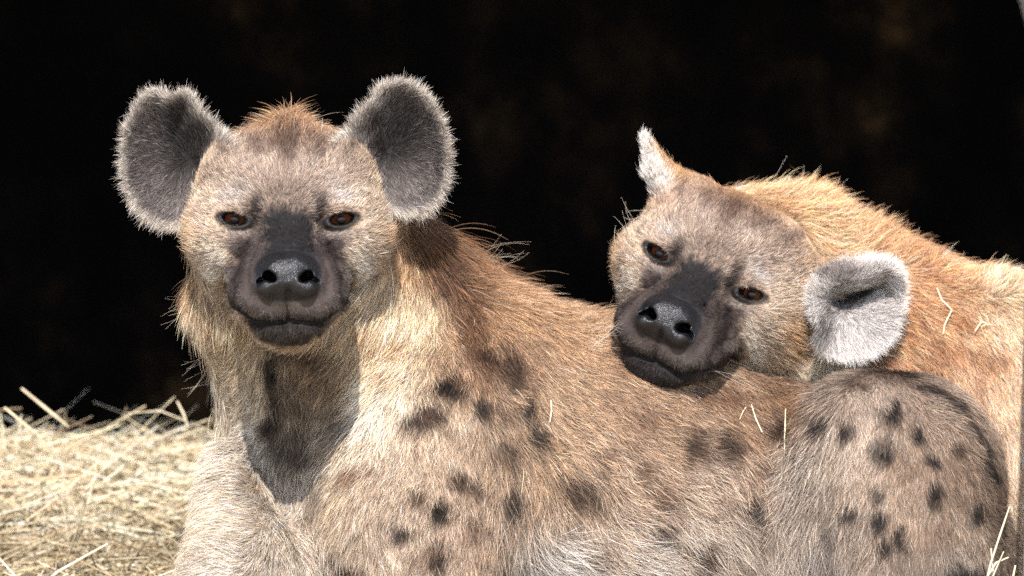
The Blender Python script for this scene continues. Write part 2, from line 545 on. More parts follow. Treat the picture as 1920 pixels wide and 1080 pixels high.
def head_shape(s, H):
    E = lambda c, r, k=40: s.ell(c, r, k, H)
    def EE(c, r, k=40):
        E(c, r, k); E((-c[0], c[1], c[2]), r, k)
    E((0, 48, -120), (162, 114, 165), 30)
    E((0, 60, -62), (122, 86, 90), 50)
    EE((92, 92, -120), (62, 58, 80), 40)
    EE((108, -34, -114), (74, 100, 120), 45)
    EE((112, -22, -55), (62, 46, 58), 45)
    EE((98, 34, -42), (50, 26, 46), 30)
    s.cone((0, -50, -30), (0, -108, 100), 84, 64, 50, H)
    s.cone((0, -32, -10), (0, -106, 148), 46, 42, 30, H)           # bridge of the nose
    E((0, -124, 98), (96, 68, 84), 40)
    EE((57, -150, 92), (55, 52, 78), 32)                       # flews
    EE((86, -134, 16), (30, 38, 50), 40)
    s.cone((0, -150, -60), (0, -194, 104), 82, 41, 14, H)       # lower jaw
    EE((26, -198, 92), (42, 34, 54), 20)

    def nose(p):
        q = np.abs(p - np.array([0, -105, 158]))
        w = 50 + 6 * np.clip((-p[:, 1] - 90) / 40, -1, 1)
        e = ((q[:, 0] / w) ** 2.6 + (q[:, 1] / 43) ** 2.6 + (q[:, 2] / 52) ** 2.4) ** (1 / 2.5)
        return (e - 1) * 42
    s.custom(nose, (0, -105, 158), (68, 52, 60), 8, H)
    for sd in (-1, 1):
        s.ell((sd * 36, -125, 170), (23, 22, 38), 10, H)

    def detail(p):
        u, v, w = p.T
        au = np.abs(u)
        front = sstep(10, 40, w)
        d = np.zeros(len(p))
        m = mouth_d(p)
        d += 8 * (1 - 0.25 * sstep(85, 112, au)) * np.exp(-(m / 4.5) ** 2) * sstep(-25, 10, w)
        above = np.exp(-((m - 17) / 12) ** 2) * (v > np.interp(au, [a for a, b in MOUTH], [b for a, b in MOUTH]))
        d -= 3.5 * above * sstep(-25, 10, w)
        d += 7 * np.exp(-(u / 3.6) ** 2) * sstep(-195, -185, v) * (1 - sstep(-132, -118, v)) * front
        # nostrils: a round hole running into a slit that curls out and down
        n1 = ((au - 33) / 12) ** 2 + ((v + 107 - 0.3 * (au - 33)) / 9.8) ** 2
        n2 = ((au - 46) / 13) ** 2 + ((v + 112 + 0.55 * (au - 47)) / 5.5) ** 2
        d += 40 * (1 - sstep(0.45, 1.25, n1)) * sstep(105, 135, w)
        d += 16 * (1 - sstep(0.3, 1.3, n2)) * sstep(105, 135, w)
        d += 5 * np.exp(-((au - 52) / 7) ** 2 - ((v + 132) / 12) ** 2) * 0
        # crease over the nose pad and the wrinkle beside it
        d += 6 * np.exp(-((v + 58 - 0.0015 * u * u) / 4) ** 2) * (au < 75) * sstep(80, 125, w)
        d += 3 * np.exp(-(poly_dist(np.stack([au, v], 1), [(66, -70), (76, -105), (70, -140)]) / 6) ** 2) * sstep(60, 110, w)
        d += 4.5 * np.exp(-(poly_dist(np.stack([au + 4 * vnoise(p / 30.0, 83), v], 1), [(78, -48), (92, -80), (99, -115), (97, -150)]) / 6) ** 2) * sstep(-10, 30, w)
        # hollow between the inner eye corner and the bridge
        d += 9 * np.exp(-((au - 66) / 15) ** 2 - ((v + 8) / 32) ** 2) * sstep(-60, -20, w)
        d += 2.6 * vnoise(p / 34.0, 91) + 1.3 * vnoise(p / 13.0, 92)
        for sd in (-1, 1):
            r = eye_rad(p, sd)
            g = sstep(-90, -60, w)
            d += 46 * (1 - sstep(0.75, 1.12, r)) * g
            d -= 4.0 * np.exp(-((r - 1.4) / 0.28) ** 2) * g
            d -= 9 * np.exp(-((u * sd - 99) / 32) ** 2 - ((v - 20) / 9) ** 2) * g
            d += 3.5 * np.exp(-((r - 2.15) / 0.3) ** 2) * g * (v < 0)
        return d
    s.disp(detail, (0, -60, 70), (175, 190, 170), H)


def ear_shell(s, H, C, pts, w0, slope, depth, t, extra=None, k=26):
    """a cupped ear: outline points in picture units round C, given as a thin bowl facing the viewer"""
    C = np.array(C, float)
    q = np.array(pts, float) - C
    q[:, 1] *= -1
    ang = np.arctan2(q[:, 1], q[:, 0])
    rad = np.hypot(q[:, 0], q[:, 1])
    o = np.argsort(ang)
    ang, rad = ang[o], rad[o]
    # periodic smooth interpolation
    tt = np.linspace(-np.pi, np.pi, 181)
    rr = np.interp(tt, np.r_[ang[-1] - 2 * np.pi, ang, ang[0] + 2 * np.pi], np.r_[rad[-1], rad, rad[0]])
    ker = np.hanning(11); ker /= ker.sum()
    rr[:-1] = np.convolve(np.r_[rr[-11:-1], rr[:-1], rr[:10]], ker, 'same')[10:-10]
    rr[-1] = rr[0]
    ctr = P(C[0], C[1], w0)

    def param(p):
        x, y = p[:, 0] - ctr[0], p[:, 1] - ctr[1]
        R = np.interp(np.arctan2(y, x), tt, rr)
        r = np.hypot(x, y)
        Q = r / R
        h = slope[0] * x + slope[1] * y - depth * np.clip(1 - Q * Q, -0.6, 1)
        if extra is not None: h = h + extra(x, y, Q)
        return Q, p[:, 2] - w0 - h, R, r

    def f(p):
        Q, dz, R, r = param(p)
        gr = np.sqrt(1 + slope[0] ** 2 + slope[1] ** 2 + (2 * depth * np.minimum(Q, 1.2) / R) ** 2 * 0.8)
        return smax(np.abs(dz) / gr - t * (1.15 - 0.35 * np.clip(Q, 0, 1)), (r - R) * 0.8, 7)
    ext = rr.max() + 10
    s.custom(f, ctr, (ext, ext, abs(slope[0]) * ext + abs(slope[1]) * ext + depth + 60), k)
    return param


def look_frame(x, y, w, yaw, pitch, roll):
    o = P(x, y, w)
    f = np.array([0, 0, DIST / S]) - o
    f /= np.linalg.norm(f)
    r = np.cross([0, 1, 0], f); r /= np.linalg.norm(r)
    u = np.cross(f, r)
    B = np.stack([r, u, f])
    cy, sy, cp, sp, cr, sr = math.cos(yaw), math.sin(yaw), math.cos(pitch), math.sin(pitch), math.cos(roll), math.sin(roll)
    Ry = np.array([[cy, 0, -sy], [0, 1, 0], [sy, 0, cy]])              # yaw > 0 turns the face to picture right
    Rp = np.array([[1, 0, 0], [0, cp, sp], [0, -sp, cp]])              # pitch > 0 drops the nose
    Rr = np.array([[cr, -sr, 0], [sr, cr, 0], [0, 0, 1]])              # roll > 0 leans the head to picture right
    return Frame(o, Rp @ Ry @ Rr @ B)


# ------------------------------------------------------------------ hyena in front
t1 = time.time()
A = Sdf()
HA = look_frame(540, 410, -40, 0, 0, 0)
head_shape(A, HA)
c3 = lambda x, y, w: P(x, y, w)
A.cone(c3(556, 430, -270), c3(595, 620, -375), 164, 190, 60)
A.cone(c3(595, 620, -395), c3(640, 830, -475), 190, 234, 60)
A.ell(c3(452, 568, -300), (86, 84, 110), 50)                         # ruff behind the cheek
A.cone(c3(640, 430, -330), c3(795, 645, -440), 108, 164, 60)        # crest of the neck
A.cone(c3(690, 790, -480), c3(880, 860, -460), 215, 300, 80)
A.cone(c3(880, 860, -460), c3(1150, 905, -490), 305, 292, 80)
A.cone(c3(1150, 905, -490), c3(1500, 985, -510), 292, 262, 80)
A.cone(c3(1500, 985, -510), c3(1690, 1020, -530), 262, 230, 80)
A.ell(c3(728, 800, -365), (92, 165, 150), 60)
A.ell(c3(700, 960, -290), (98, 190, 165), 60)                        # side of the neck
A.ell(c3(800, 930, -270), (165, 270, 150), 70)                      # near shoulder and upper arm
A.cone(c3(770, 1010, -170), c3(810, 1190, -90), 150, 92, 60)
A.cone(c3(810, 1190, -90), c3(700, 1320, 150), 82, 56, 40)
A.cone(c3(700, 1320, 150), c3(660, 1350, 360), 54, 50, 30)
A.cone(c3(428, 870, -290), c3(452, 1090, -160), 42, 108, 70)                     # far foreleg
A.ell(c3(572, 1075, -300), (74, 120, 100), 60)                      # brisket between the forelegs
A.cone(c3(458, 1080, -160), c3(440, 1220, -70), 104, 82, 50)
A.cone(c3(440, 1220, -70), c3(400, 1330, 170), 76, 54, 40)
A.cone(c3(400, 1330, 170), c3(390, 1350, 360), 54, 50, 30)
A.ell(c3(1698, 912, -325), (192, 218, 145), 24)                      # haunch
A.cone(c3(1610, 810, -335), c3(1690, 1060, -305), 112, 160, 50)
A.cone(c3(1740, 1080, -290), c3(1640, 1290, -220), 130, 78, 50)
A.cone(c3(1640, 1290, -220), c3(1380, 1330, -40), 70, 50, 40)
EAR_AL = ear_shell(A, HA, (322, 298), [(420, 268), (380, 216), (350, 174), (320, 186), (292, 168), (264, 186), (243, 228), (232, 290), (238, 348), (258, 392), (294, 420), (335, 428), (385, 405), (415, 335)], -165, (0.30, -0.05), 78, 8)
EAR_AR = ear_shell(A, HA, (752, 280), [(655, 256), (690, 200), (715, 165), (742, 153), (782, 168), (812, 205), (832, 255), (838, 310), (830, 352), (813, 386), (788, 400), (745, 402), (700, 375), (662, 320)], -165, (-0.30, -0.05), 78, 8)
FA = (axis_nodes(P(180, 0, 0)[0], P(2010, 0, 0)[0], P(225, 0)[0], P(850, 0)[0], 4.2, 9.5),
      axis_nodes(P(0, 1440)[1], P(0, 110)[1], P(0, 640)[1], P(0, 140)[1], 4.2, 9.5),
      axis_nodes(-960, 450, -230, 200, 4.2, 11))
VA, QA = polygonise(A, FA)
print('front hyena', len(VA), len(QA), [len(a) for a in FA], round(time.time() - t1, 1))

# ------------------------------------------------------------------ hyena behind, chin on the other's back
t1 = time.time()
Bs = Sdf()
HB = look_frame(1322, 512, -365, math.radians(-9), math.radians(2), math.radians(24))
head_shape(Bs, HB)
Bs.cone(c3(1400, 510, -620), c3(1640, 660, -710), 150, 190, 60)
Bs.cone(c3(1450, 590, -505), c3(1640, 700, -690), 108, 170, 60)
Bs.cone(c3(1480, 540, -460), c3(1590, 560, -450), 62, 26, 50)
Bs.cone(c3(1500, 470, -650), c3(1720, 640, -710), 112, 150, 60)
Bs.cone(c3(1640, 690, -650), c3(1900, 780, -710), 205, 240, 80)
Bs.cone(c3(1900, 780, -710), c3(2250, 860, -790), 240, 240, 80)
Bs.cone(c3(1880, 600, -580), c3(1900, 900, -550), 88, 110, 50)
Bs.cone(c3(1900, 900, -550), c3(1960, 1250, -570), 110, 70, 50)
Bs.cone(c3(2250, 860, -790), c3(2330, 1300, -770), 190, 80, 80)
Bs.cone(c3(1700, 800, -790), c3(1720, 1300, -810), 130, 70, 80)
Bs.cone(c3(1282, 378, -480), c3(1236, 322, -470), 58, 25, 30)
Bs.cone(c3(1236, 322, -470), c3(1206, 254, -462), 24, 3, 10)


def fold(x, y, Q):
    # upper rim of the ear rolls forward over a dark slit
    t = np.clip((x + 75) / 110, 0, 1)
    line = 26 + 34 * t
    dd = y - line
    out = -44 * np.exp(-((dd + 6) / 17) ** 2) * sstep(-80, -40, x) * (1 - sstep(30, 62, x))
    out += 44 * np.exp(-((dd - 26) / 26) ** 2) * sstep(-90, -30, x)
    return out


EAR_BR = ear_shell(Bs, HB, (1618, 585), [(1530, 515), (1565, 495), (1605, 486), (1655, 484), (1684, 504), (1692, 550), (1686, 605), (1660, 648), (1615, 672), (1570, 672), (1538, 660), (1525, 640), (1535, 605), (1510, 565)], -378, (-0.30, 0.06), 30, 10, extra=fold, k=14)
FB = (axis_nodes(P(1110, 0, 0)[0], P(2480, 0, 0)[0], P(1150, 0)[0], P(1700, 0)[0], 4.2, 11),
      axis_nodes(P(0, 1440)[1], P(0, 220)[1], P(0, 735)[1], P(0, 250)[1], 4.2, 11),
      axis_nodes(-1070, -80, -570, -120, 4.2, 11))
VB, QB = polygonise(Bs, FB)
print('hyena behind', len(VB), len(QB), [len(a) for a in FB], round(time.time() - t1, 1))

# ==FUR==
# ------------------------------------------------------------------ colour and comb of the coats
def tri_of(Q): return np.concatenate([Q[:, [0, 1, 2]], Q[:, [0, 2, 3]]])


def vert_normals(V, T):
    fn = np.cross(V[T[:, 1]] - V[T[:, 0]], V[T[:, 2]] - V[T[:, 0]])
    n = np.zeros_like(V)
    for k in range(3):
        for c in range(3):
            n[:, c] += np.bincount(T[:, k], fn[:, c], len(V))
    return n / (np.linalg.norm(n, axis=1, keepdims=True) + 1e-12)


def caster(V, Q):
    bvh = BVHTree.FromPolygons([tuple(v) for v in V], [tuple(q) for q in Q.tolist()])
    eye = np.array([0, 0, DIST / S])

    def cast(x, y):
        d = P(x, y, 0) - eye
        d /= np.linalg.norm(d)
        h = bvh.ray_cast(Vector(eye), Vector(d))
        if h[0] is not None: return np.array(h[0])
        best = None
        for w in range(-700, 240, 40):
            q = bvh.find_nearest(Vector(P(x, y, w)))
            if best is None or q[3] < best[3]: best = q
        return np.array(best[0])
    return cast, bvh


DK, MD = (40, 28, 25), (82, 56, 42)                    # the two browns of the spots


class Coat:
    """base colours blended between anchors on the skin, then patches laid over them"""
    def __init__(self, cast, gain=1.0, sat=0.9): self.cast, self.gain, self.sat, self.base, self.pat = cast, gain, sat, [], []

    def add_base(self, items):
        for x, y, c in items:
            c = lin(*c, k=0.82) * self.gain
            self.base.append((self.cast(x, y), c.mean() + (c - c.mean()) * self.sat))

    def add_pat(self, items):
        for x, y, rx, ry, c, al, *rest in items:
            k = 1.25 if c in (DK, MD) else 1.05
            rx, ry = rx * k, ry * k
            ang = rest[0] if rest else 0
            self.pat.append((self.cast(x, y), rx, ry, lin(*c, k=0.82), min(0.97, al * 1.12), math.radians(ang)))

    def __call__(self, p):
        X = np.array([b[0] for b in self.base]); C = np.array([b[1] for b in self.base])
        out = np.zeros((len(p), 3))
        for s in range(0, len(p), 40000):
            d2 = ((p[s:s + 40000, None, :] - X[None]) ** 2).sum(2)
            w = 1 / (d2 + 900) ** 2
            out[s:s + 40000] = (w @ C) / w.sum(1, keepdims=True)
        for o, rx, ry, c, al, an in self.pat:
            d = p - o
            m = np.flatnonzero((np.abs(d) < 3.2 * max(rx, ry)).all(1))
            if not len(m): continue
            d = d[m]
            wob = 0.42 * vnoise(p[m] / 13.0, 11) + 0.2 * vnoise(p[m] / 6.0, 12)
            a, b = d[:, 0] * math.cos(an) + d[:, 1] * math.sin(an), -d[:, 0] * math.sin(an) + d[:, 1] * math.cos(an)
            e = np.sqrt((a / rx) ** 2 + (b / ry) ** 2 + (d[:, 2] / (2.2 * max(rx, ry))) ** 2) + wob
            t = (al * (1 - sstep(0.4, 1.38, e)))[:, None]
            out[m] = out[m] * (1 - t) + c * t
        return out


def head_paint(q, col):
    """markings and painted crease shade of the face over col, in the head's own coordinates"""
    u, v, w = q.T
    au = np.abs(u)
    wob = vnoise(q / 16.0, 21) * 0.13 + vnoise(q / 7.0, 22) * 0.09
    front = sstep(-190, -120, w)

    def lay(cu, cv, ru, rv, c, al, an=0.0, soft=(0.35, 1.35), gate=None, pw=2):
        nonlocal col
        ca, sa = math.cos(math.radians(an)), math.sin(math.radians(an))
        du, dv = au - cu, v - cv
        a, b = du * ca + dv * sa, -du * sa + dv * ca
        e = ((np.abs(a) / ru) ** pw + (np.abs(b) / rv) ** pw) ** (1 / pw) + wob
        t = al * (1 - sstep(soft[0], soft[1], e)) * (front if gate is None else gate)
        col = col * (1 - t[:, None]) + lin(*c, k=0.82) * t[:, None]

    lay(0, 60, 205, 150, (186, 164, 146), 0.95)            # face
    lay(185, -20, 42, 120, (214, 172, 126), 0.8)           # warm edge of the cheek
    lay(150, 20, 40, 60, (216, 194, 168), 0.8)            # pale temple
    lay(135, -70, 42, 50, (212, 192, 168), 0.85, 20)       # pale cheek
    lay(138, -100, 20, 52, (238, 224, 202), 0.85, 24)
    lay(0, 150, 90, 30, (150, 112, 86), 0.65)              # brow of the crown
    lay(0, 128, 24, 46, (112, 84, 68), 0.75)
    lay(58, 128, 30, 16, (120, 92, 76), 0.55, 30)
    lay(128, 138, 40, 16, (120, 98, 86), 0.6, 50)          # dark in front of the ear
    lay(0, 180, 130, 30, (204, 152, 98), 0.7)
    lay(0, 45, 46, 46, (160, 140, 124), 0.6)
    lip_v = np.interp(au, [a for a, b in MOUTH] + [150], [b for a, b in MOUTH] + [-100])
    inside = front * sstep(-7, 4, v - lip_v + 5 * vnoise(q / 12.0, 85))
    lay(0, -122, 132, 92, (96, 86, 83), 0.97, 0, (0.76, 1.1), inside)     # grey muzzle
    lay(78, -40, 34, 48, (120, 104, 98), 0.9, -18)
    lay(61, -14, 7, 26, (168, 150, 134), 0.55, 4)          # pale line beside the bridge
    lay(66, -66, 34, 52, (104, 92, 87), 0.9, -8)
    lay(0, -32, 50, 50, (50, 48, 53), 0.98, 0, (0.74, 1.12), None, 3.2)        # bare dark bridge
    lay(0, -66, 60, 24, (54, 51, 54), 0.95, 0, (0.6, 1.1))
    lay(90, -95, 14, 62, (96, 80, 76), 0.6, 6)
    lay(58, 8, 15, 36, (84, 70, 65), 0.9, 8)             # dark from the inner corner up
    lay(100, 40, 30, 14, (206, 194, 184), 0.92, -12)       # pale brow
    lay(82, 62, 20, 12, (186, 172, 158), 0.6, 20)
    lay(100, -28, 38, 11, (176, 162, 150), 0.65)
    lay(0, -166, 96, 20, (132, 120, 114), 0.6)              # grizzled upper lip
    lay(92, -140, 14, 26, (132, 118, 112), 0.55, 0, (0.35, 1.35), inside)
    fold = np.exp(-(poly_dist(np.stack([au + 4 * vnoise(q / 30.0, 83), v], 1), [(78, -48), (92, -80), (99, -115), (97, -150)]) / 6) ** 2) * sstep(-10, 30, w) * 0.75  # shade of the muzzle crease, painted dark along its groove
    col = col * (1 - fold[:, None]) + lin(58, 50, 49, k=0.82) * fold[:, None]
    band = np.exp(-(poly_dist(np.stack([au, v], 1), [(110, -92), (113, -120), (108, -142)]) / 6) ** 2) * sstep(-30, 10, w) * 0.6  # paler band painted beside the crease to bring out its relief
    col = col * (1 - band[:, None]) + lin(150, 136, 126, k=0.82) * band[:, None]
    m = mouth_d(q)
    below = v < np.interp(au, [a for a, b in MOUTH], [b for a, b in MOUTH])
    t = (np.exp(-(m / 7.5) ** 2) * 0.95 * sstep(-80, -40, w))[:, None]
    chin = sstep(6, -3, v - lip_v) * sstep(-30, 20, w) * (1 - sstep(0.78, 1.12, np.sqrt((u / 76) ** 2 + ((v + 186) / 54) ** 2) + wob)) * 0.95
    col = col * (1 - chin[:, None]) + lin(66, 57, 56, k=0.82) * chin[:, None]
    col = col * (1 - t) + lin(30, 25, 26, k=0.8) * t
    for sd in (-1, 1):
        r = eye_rad(q, sd) + wob * 0.4
        t = (0.99 * (1 - sstep(1.35, 2.0, r)) * sstep(-110, -80, w))[:, None]
        col = col * (1 - t) + lin(30, 25, 27, k=0.8) * t
        t = (0.8 * np.exp(-((u * sd - 68) / 14) ** 2 - ((v + 8) / 9) ** 2) * sstep(-110, -80, w))[:, None]
        col = col * (1 - t) + lin(36, 30, 31, k=0.8) * t
    return col


def nose_mask(q):
    u, v, w = q.T
    e = (np.abs(u) / 62) ** 2.6 + (np.abs(v + 106) / 46) ** 2.6
    return (1 - sstep(0.85, 1.25, e)) * sstep(108, 138, w)


def bare_mask(q):
    """where the face has no hair: nose, lids and eyes, the line of the mouth"""
    b = nose_mask(q)
    for sd in (-1, 1):
        b = np.maximum(b, (1 - sstep(1.12, 1.4, eye_rad(q, sd))) * (q[:, 2] > -120))
    m = mouth_d(q)
    b = np.maximum(b, 0.92 * np.exp(-(m / 6.5) ** 2) * (q[:, 2] > -70))
    br = np.sqrt((q[:, 0] / 46) ** 2 + ((q[:, 1] + 38) / 46) ** 2)
    b = np.maximum(b, 0.75 * (1 - sstep(0.6, 1.1, br)) * (q[:, 2] > 0))
    return b


class Comb:
    """lie, length and lift of the hair, blended between anchors"""
    def __init__(self, cast): self.cast, self.a = cast, []

    def add(self, items):
        for x0, y0, x1, y1, L, lift in items:
            p, q = self.cast(x0, y0), self.cast(x1, y1)
            d = q - p
            self.a.append((p, d / (np.linalg.norm(d) + 1e-9), L, lift))

    def add3(self, p, d, L, lift): self.a.append((np.array(p, float), np.array(d, float) / np.linalg.norm(d), L, lift))

    def __call__(self, p):
        X, D = np.array([a[0] for a in self.a]), np.array([a[1] for a in self.a])
        L, F = np.array([a[2] for a in self.a]), np.array([a[3] for a in self.a])
        d2 = ((p[:, None, :] - X[None]) ** 2).sum(2)
        w = 1 / (d2 + 700) ** 2
        w /= w.sum(1, keepdims=True)
        return w @ D, w @ L, w @ F


def unit(a): return a / (np.linalg.norm(a, axis=1, keepdims=True) + 1e-9)


def grow(name, parent, V, T, VN, weight, n_clump, per, field, colour, K=6, r0=0.29, crad=3.6, clump=0.6, jit=0.22, keep=None, peppery=0.46, seed=1, white=0.03):
    """hair in small tufts: field(p, n) -> direction, length, lift ; colour(root) -> rgb"""
    g = np.random.default_rng(seed)
    a, b, c = V[T[:, 0]], V[T[:, 1]], V[T[:, 2]]
    area = np.linalg.norm(np.cross(b - a, c - a), axis=1) * weight((a + b + c) / 3, unit(VN[T].mean(1)))
    area = np.maximum(area, 0)
    cum = np.cumsum(area)
    ti = np.searchsorted(cum, g.random(n_clump) * cum[-1]).clip(0, len(T) - 1)
    r1, r2 = np.sqrt(g.random(n_clump)), g.random(n_clump)
    wa, wb, wc = (1 - r1)[:, None], (r1 * (1 - r2))[:, None], (r1 * r2)[:, None]
    p = wa * a[ti] + wb * b[ti] + wc * c[ti]
    n = unit(wa * VN[T[ti, 0]] + wb * VN[T[ti, 1]] + wc * VN[T[ti, 2]])
    d, L, lift = field(p, n)
    if keep is not None:
        k = g.random(len(p)) < keep(p)
        p, n, d, L, lift = p[k], n[k], d[k], L[k], lift[k]
    # broad swirls plus a jitter for each tuft
    sw = np.stack([vnoise(p / 42.0, s) for s in (31, 32, 33)], 1) * 0.30 + np.stack([vnoise(p / 15.0, s) for s in (41, 42, 43)], 1) * 0.22
    d = unit(d) + sw + g.normal(0, jit * 0.5, d.shape)
    d = unit(d - (d * n).sum(1, keepdims=True) * n)
    m = len(p)
    rep = lambda x: np.repeat(x, per, 0)
    P0, n0, d0, L0, F0 = rep(p), rep(n), rep(d), rep(L), rep(lift)
    s0 = np.cross(n0, d0)
    H = m * per
    cr = crad * np.clip(L0 / 26, 0.45, 1.5)
    off = (g.normal(0, 1, (H, 1)) * s0 + g.normal(0, 1, (H, 1)) * d0) * cr[:, None]
    roots = P0 + off
    dj = unit(d0 + g.normal(0, jit, (H, 3)))
    dj = unit(dj - (dj * n0).sum(1, keepdims=True) * n0)
    Lh = L0 * np.exp(g.normal(-0.08, 0.20, H))
    Fh = np.clip(F0 * np.exp(g.normal(0, 0.25, H)), 0.05, 1.6)
    t = np.linspace(0, 1, K)[None, :, None]
    lift3 = (t - 0.42 * t * t) * Fh[:, None, None]
    out = 0.45 * t + 0.55 * t * t
    curve = g.normal(0, 0.10, (H, 1, 1)) * t * t
    pts = roots[:, None, :] + Lh[:, None, None] * (n0[:, None, :] * lift3 + dj[:, None, :] * out + s0[:, None, :] * curve) - n0[:, None, :] * 1.5
    pts -= off[:, None, :] * (clump * t ** 1.3)
    base = colour(roots)
    bright = np.exp(g.normal(-0.04, peppery, (H, 1))) * np.repeat(np.exp(g.normal(0, 0.2, (m, 1))), per, 0)
    dark = (g.random((H, 1)) < 0.13)
    patchy = 1 + 0.16 * vnoise(roots / 34.0, 71) + 0.14 * vnoise(roots / 13.0, 72)
    base = base * base.mean(1, keepdims=True) ** 0.34 * 1.45 * patchy[:, None]
    col = base * bright * np.where(dark, 0.4, 1.0)
    wh = g.random((H, 1)) < white
    col = np.where(wh, col * 1.5 + 0.06, col)
    grey = col.mean(1, keepdims=True)
    col = np.clip(grey + (col - grey) * (1 + g.normal(0, 0.16, (H, 1))), 0.004, 0.88)
    hc = bpy.data.hair_curves.new(name)
    hc.add_curves([K] * H)
    W = to_world(pts.reshape(-1, 3)).astype(np.float32)
    hc.attributes['position'].data.foreach_set('vector', W.ravel())
    rad = (r0 * S * np.clip(L0 / 34, 0.75, 1.15) * np.exp(g.normal(0, 0.15, H)))[:, None] * np.interp(np.linspace(0, 1, K), [0, .35, .75, 1], [.9, 1, .7, .12])[None]
    at = hc.attributes.new('radius', 'FLOAT', 'POINT')
    at.data.foreach_set('value', rad.astype(np.float32).ravel())
    at = hc.attributes.new('tint', 'FLOAT_COLOR', 'CURVE')
    at.data.foreach_set('color', np.concatenate([col, np.ones((H, 1))], 1).astype(np.float32).ravel())
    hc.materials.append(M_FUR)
    o = bpy.data.objects.new(name, hc)
    COL.objects.link(o)
    o.parent = parent
    tag(o, kind='stuff')
    print(name, H, round(time.time() - T0, 1))
    return o


def body_mesh(root_name, V, Q, colour, gloss, origin):
    o = np_mesh(root_name, to_world(V), Q, M_SKIN)
    me = o.data
    a = me.attributes.new('tint', 'FLOAT_COLOR', 'POINT')
    a.data.foreach_set('color', np.concatenate([colour, np.ones((len(V), 1))], 1).astype(np.float32).ravel())
    a = me.attributes.new('gloss', 'FLOAT', 'POINT')
    a.data.foreach_set('value', gloss.astype(np.float32))
    return o


def whiskers(parent, starts, ends, r, col):
    """single long stiff hairs, start and end in modelling units"""
    K, H = 7, len(starts)
    g = np.random.default_rng(5)
    t = np.linspace(0, 1, K)[None, :, None]
    a, b = np.array(starts)[:, None], np.array(ends)[:, None]
    sag = np.linalg.norm(b - a, axis=2, keepdims=True) * g.normal(0, 0.09, (H, 1, 3)) * 4 * t * (1 - t)
    pts = a + (b - a) * t + sag
    hc = bpy.data.hair_curves.new('whiskers')
    hc.add_curves([K] * H)
    hc.attributes['position'].data.foreach_set('vector', to_world(pts.reshape(-1, 3)).astype(np.float32).ravel())
    rad = np.full((H, 1), r * S) * np.linspace(1, 0.25, K)[None]
    hc.attributes.new('radius', 'FLOAT', 'POINT').data.foreach_set('value', rad.astype(np.float32).ravel())
    c = np.concatenate([np.array(col, float).reshape(-1, 3) * np.ones((H, 3)), np.ones((H, 1))], 1)
    hc.attributes.new('tint', 'FLOAT_COLOR', 'CURVE').data.foreach_set('color', c.astype(np.float32).ravel())
    hc.materials.append(M_FUR)
    o = bpy.data.objects.new('whiskers', hc)
    COL.objects.link(o)
    o.parent = parent
    tag(o, kind='stuff')


def uv_ball(name, parent, centre, r, fr, mat, gaze=(0, 0, 1)):
    import bmesh
    bm = bmesh.new()
    bmesh.ops.create_uvsphere(bm, u_segments=40, v_segments=28, radius=r * S)
    # cornea bulge on the local +z pole
    for v in bm.verts:
        k = max(0.0, (v.co.z / (r * S) - 0.86) / 0.14)
        v.co *= 1 + 0.05 * k * k * (3 - 2 * k)
    o = bm_obj(name, bm, mat, None)
    for f in o.data.polygons: f.use_smooth = True
    z = fr.vec(np.array(gaze, float)) @ ROT
    z /= np.linalg.norm(z)
    x = fr.vec([1, 0, 0]) @ ROT
    y = np.cross(z, x); y /= np.linalg.norm(y)
    x = np.cross(y, z)
    M = Matrix(((x[0], y[0], z[0], 0), (x[1], y[1], z[1], 0), (x[2], y[2], z[2], 0), (0, 0, 0, 1)))
    M.translation = Vector(to_world(fr.glob(centre)))
    o.matrix_world = M
    o.parent = parent
    return o


def eye_depth(sdf, H, sd):
    """where the lids' surface lies on the line through the eye"""
    ws = np.linspace(60, -140, 400)
    q = np.stack([np.full(400, sd * (EYE_U + 44.0)), np.full(400, 4.0), ws], 1)
    q2 = np.stack([np.full(400, sd * (EYE_U - 42.0)), np.full(400, 0.0), ws], 1)
    z = [ws[np.argmax(sdf(H.glob(k)) < 0)] for k in (q, q2)]
    return z


def ear_tint(param, p, col, inner, rim, dark, dark_at, back):
    Q, dz, R, r = param(p)
    near = (np.abs(dz) < 30) & (Q < 1.35)
    t = near * (1 - sstep(1.1, 1.3, Q))
    face = sstep(-7, 3, dz)
    c = inner + (rim - inner) * sstep(0.8, 1.0, Q)[:, None]
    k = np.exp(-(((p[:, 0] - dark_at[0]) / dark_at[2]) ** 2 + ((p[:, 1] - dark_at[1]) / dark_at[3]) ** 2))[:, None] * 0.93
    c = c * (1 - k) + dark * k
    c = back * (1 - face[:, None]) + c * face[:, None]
    c = np.where((Q > 0.95)[:, None], rim * 0.6 + c * 0.4, c)
    return col * (1 - t[:, None]) + c * t[:, None], t


def headness(q):
    u, v, w = q.T
    wmin = np.interp(-v, [-300, 60, 150, 210, 260], [-185, -170, -70, 0, 60]) + 12 * vnoise(q / 30.0, 55)
    t = sstep(-22, 22, w - wmin)
    return t * (np.abs(u) < 245) * (v < 260) * (v > -262)


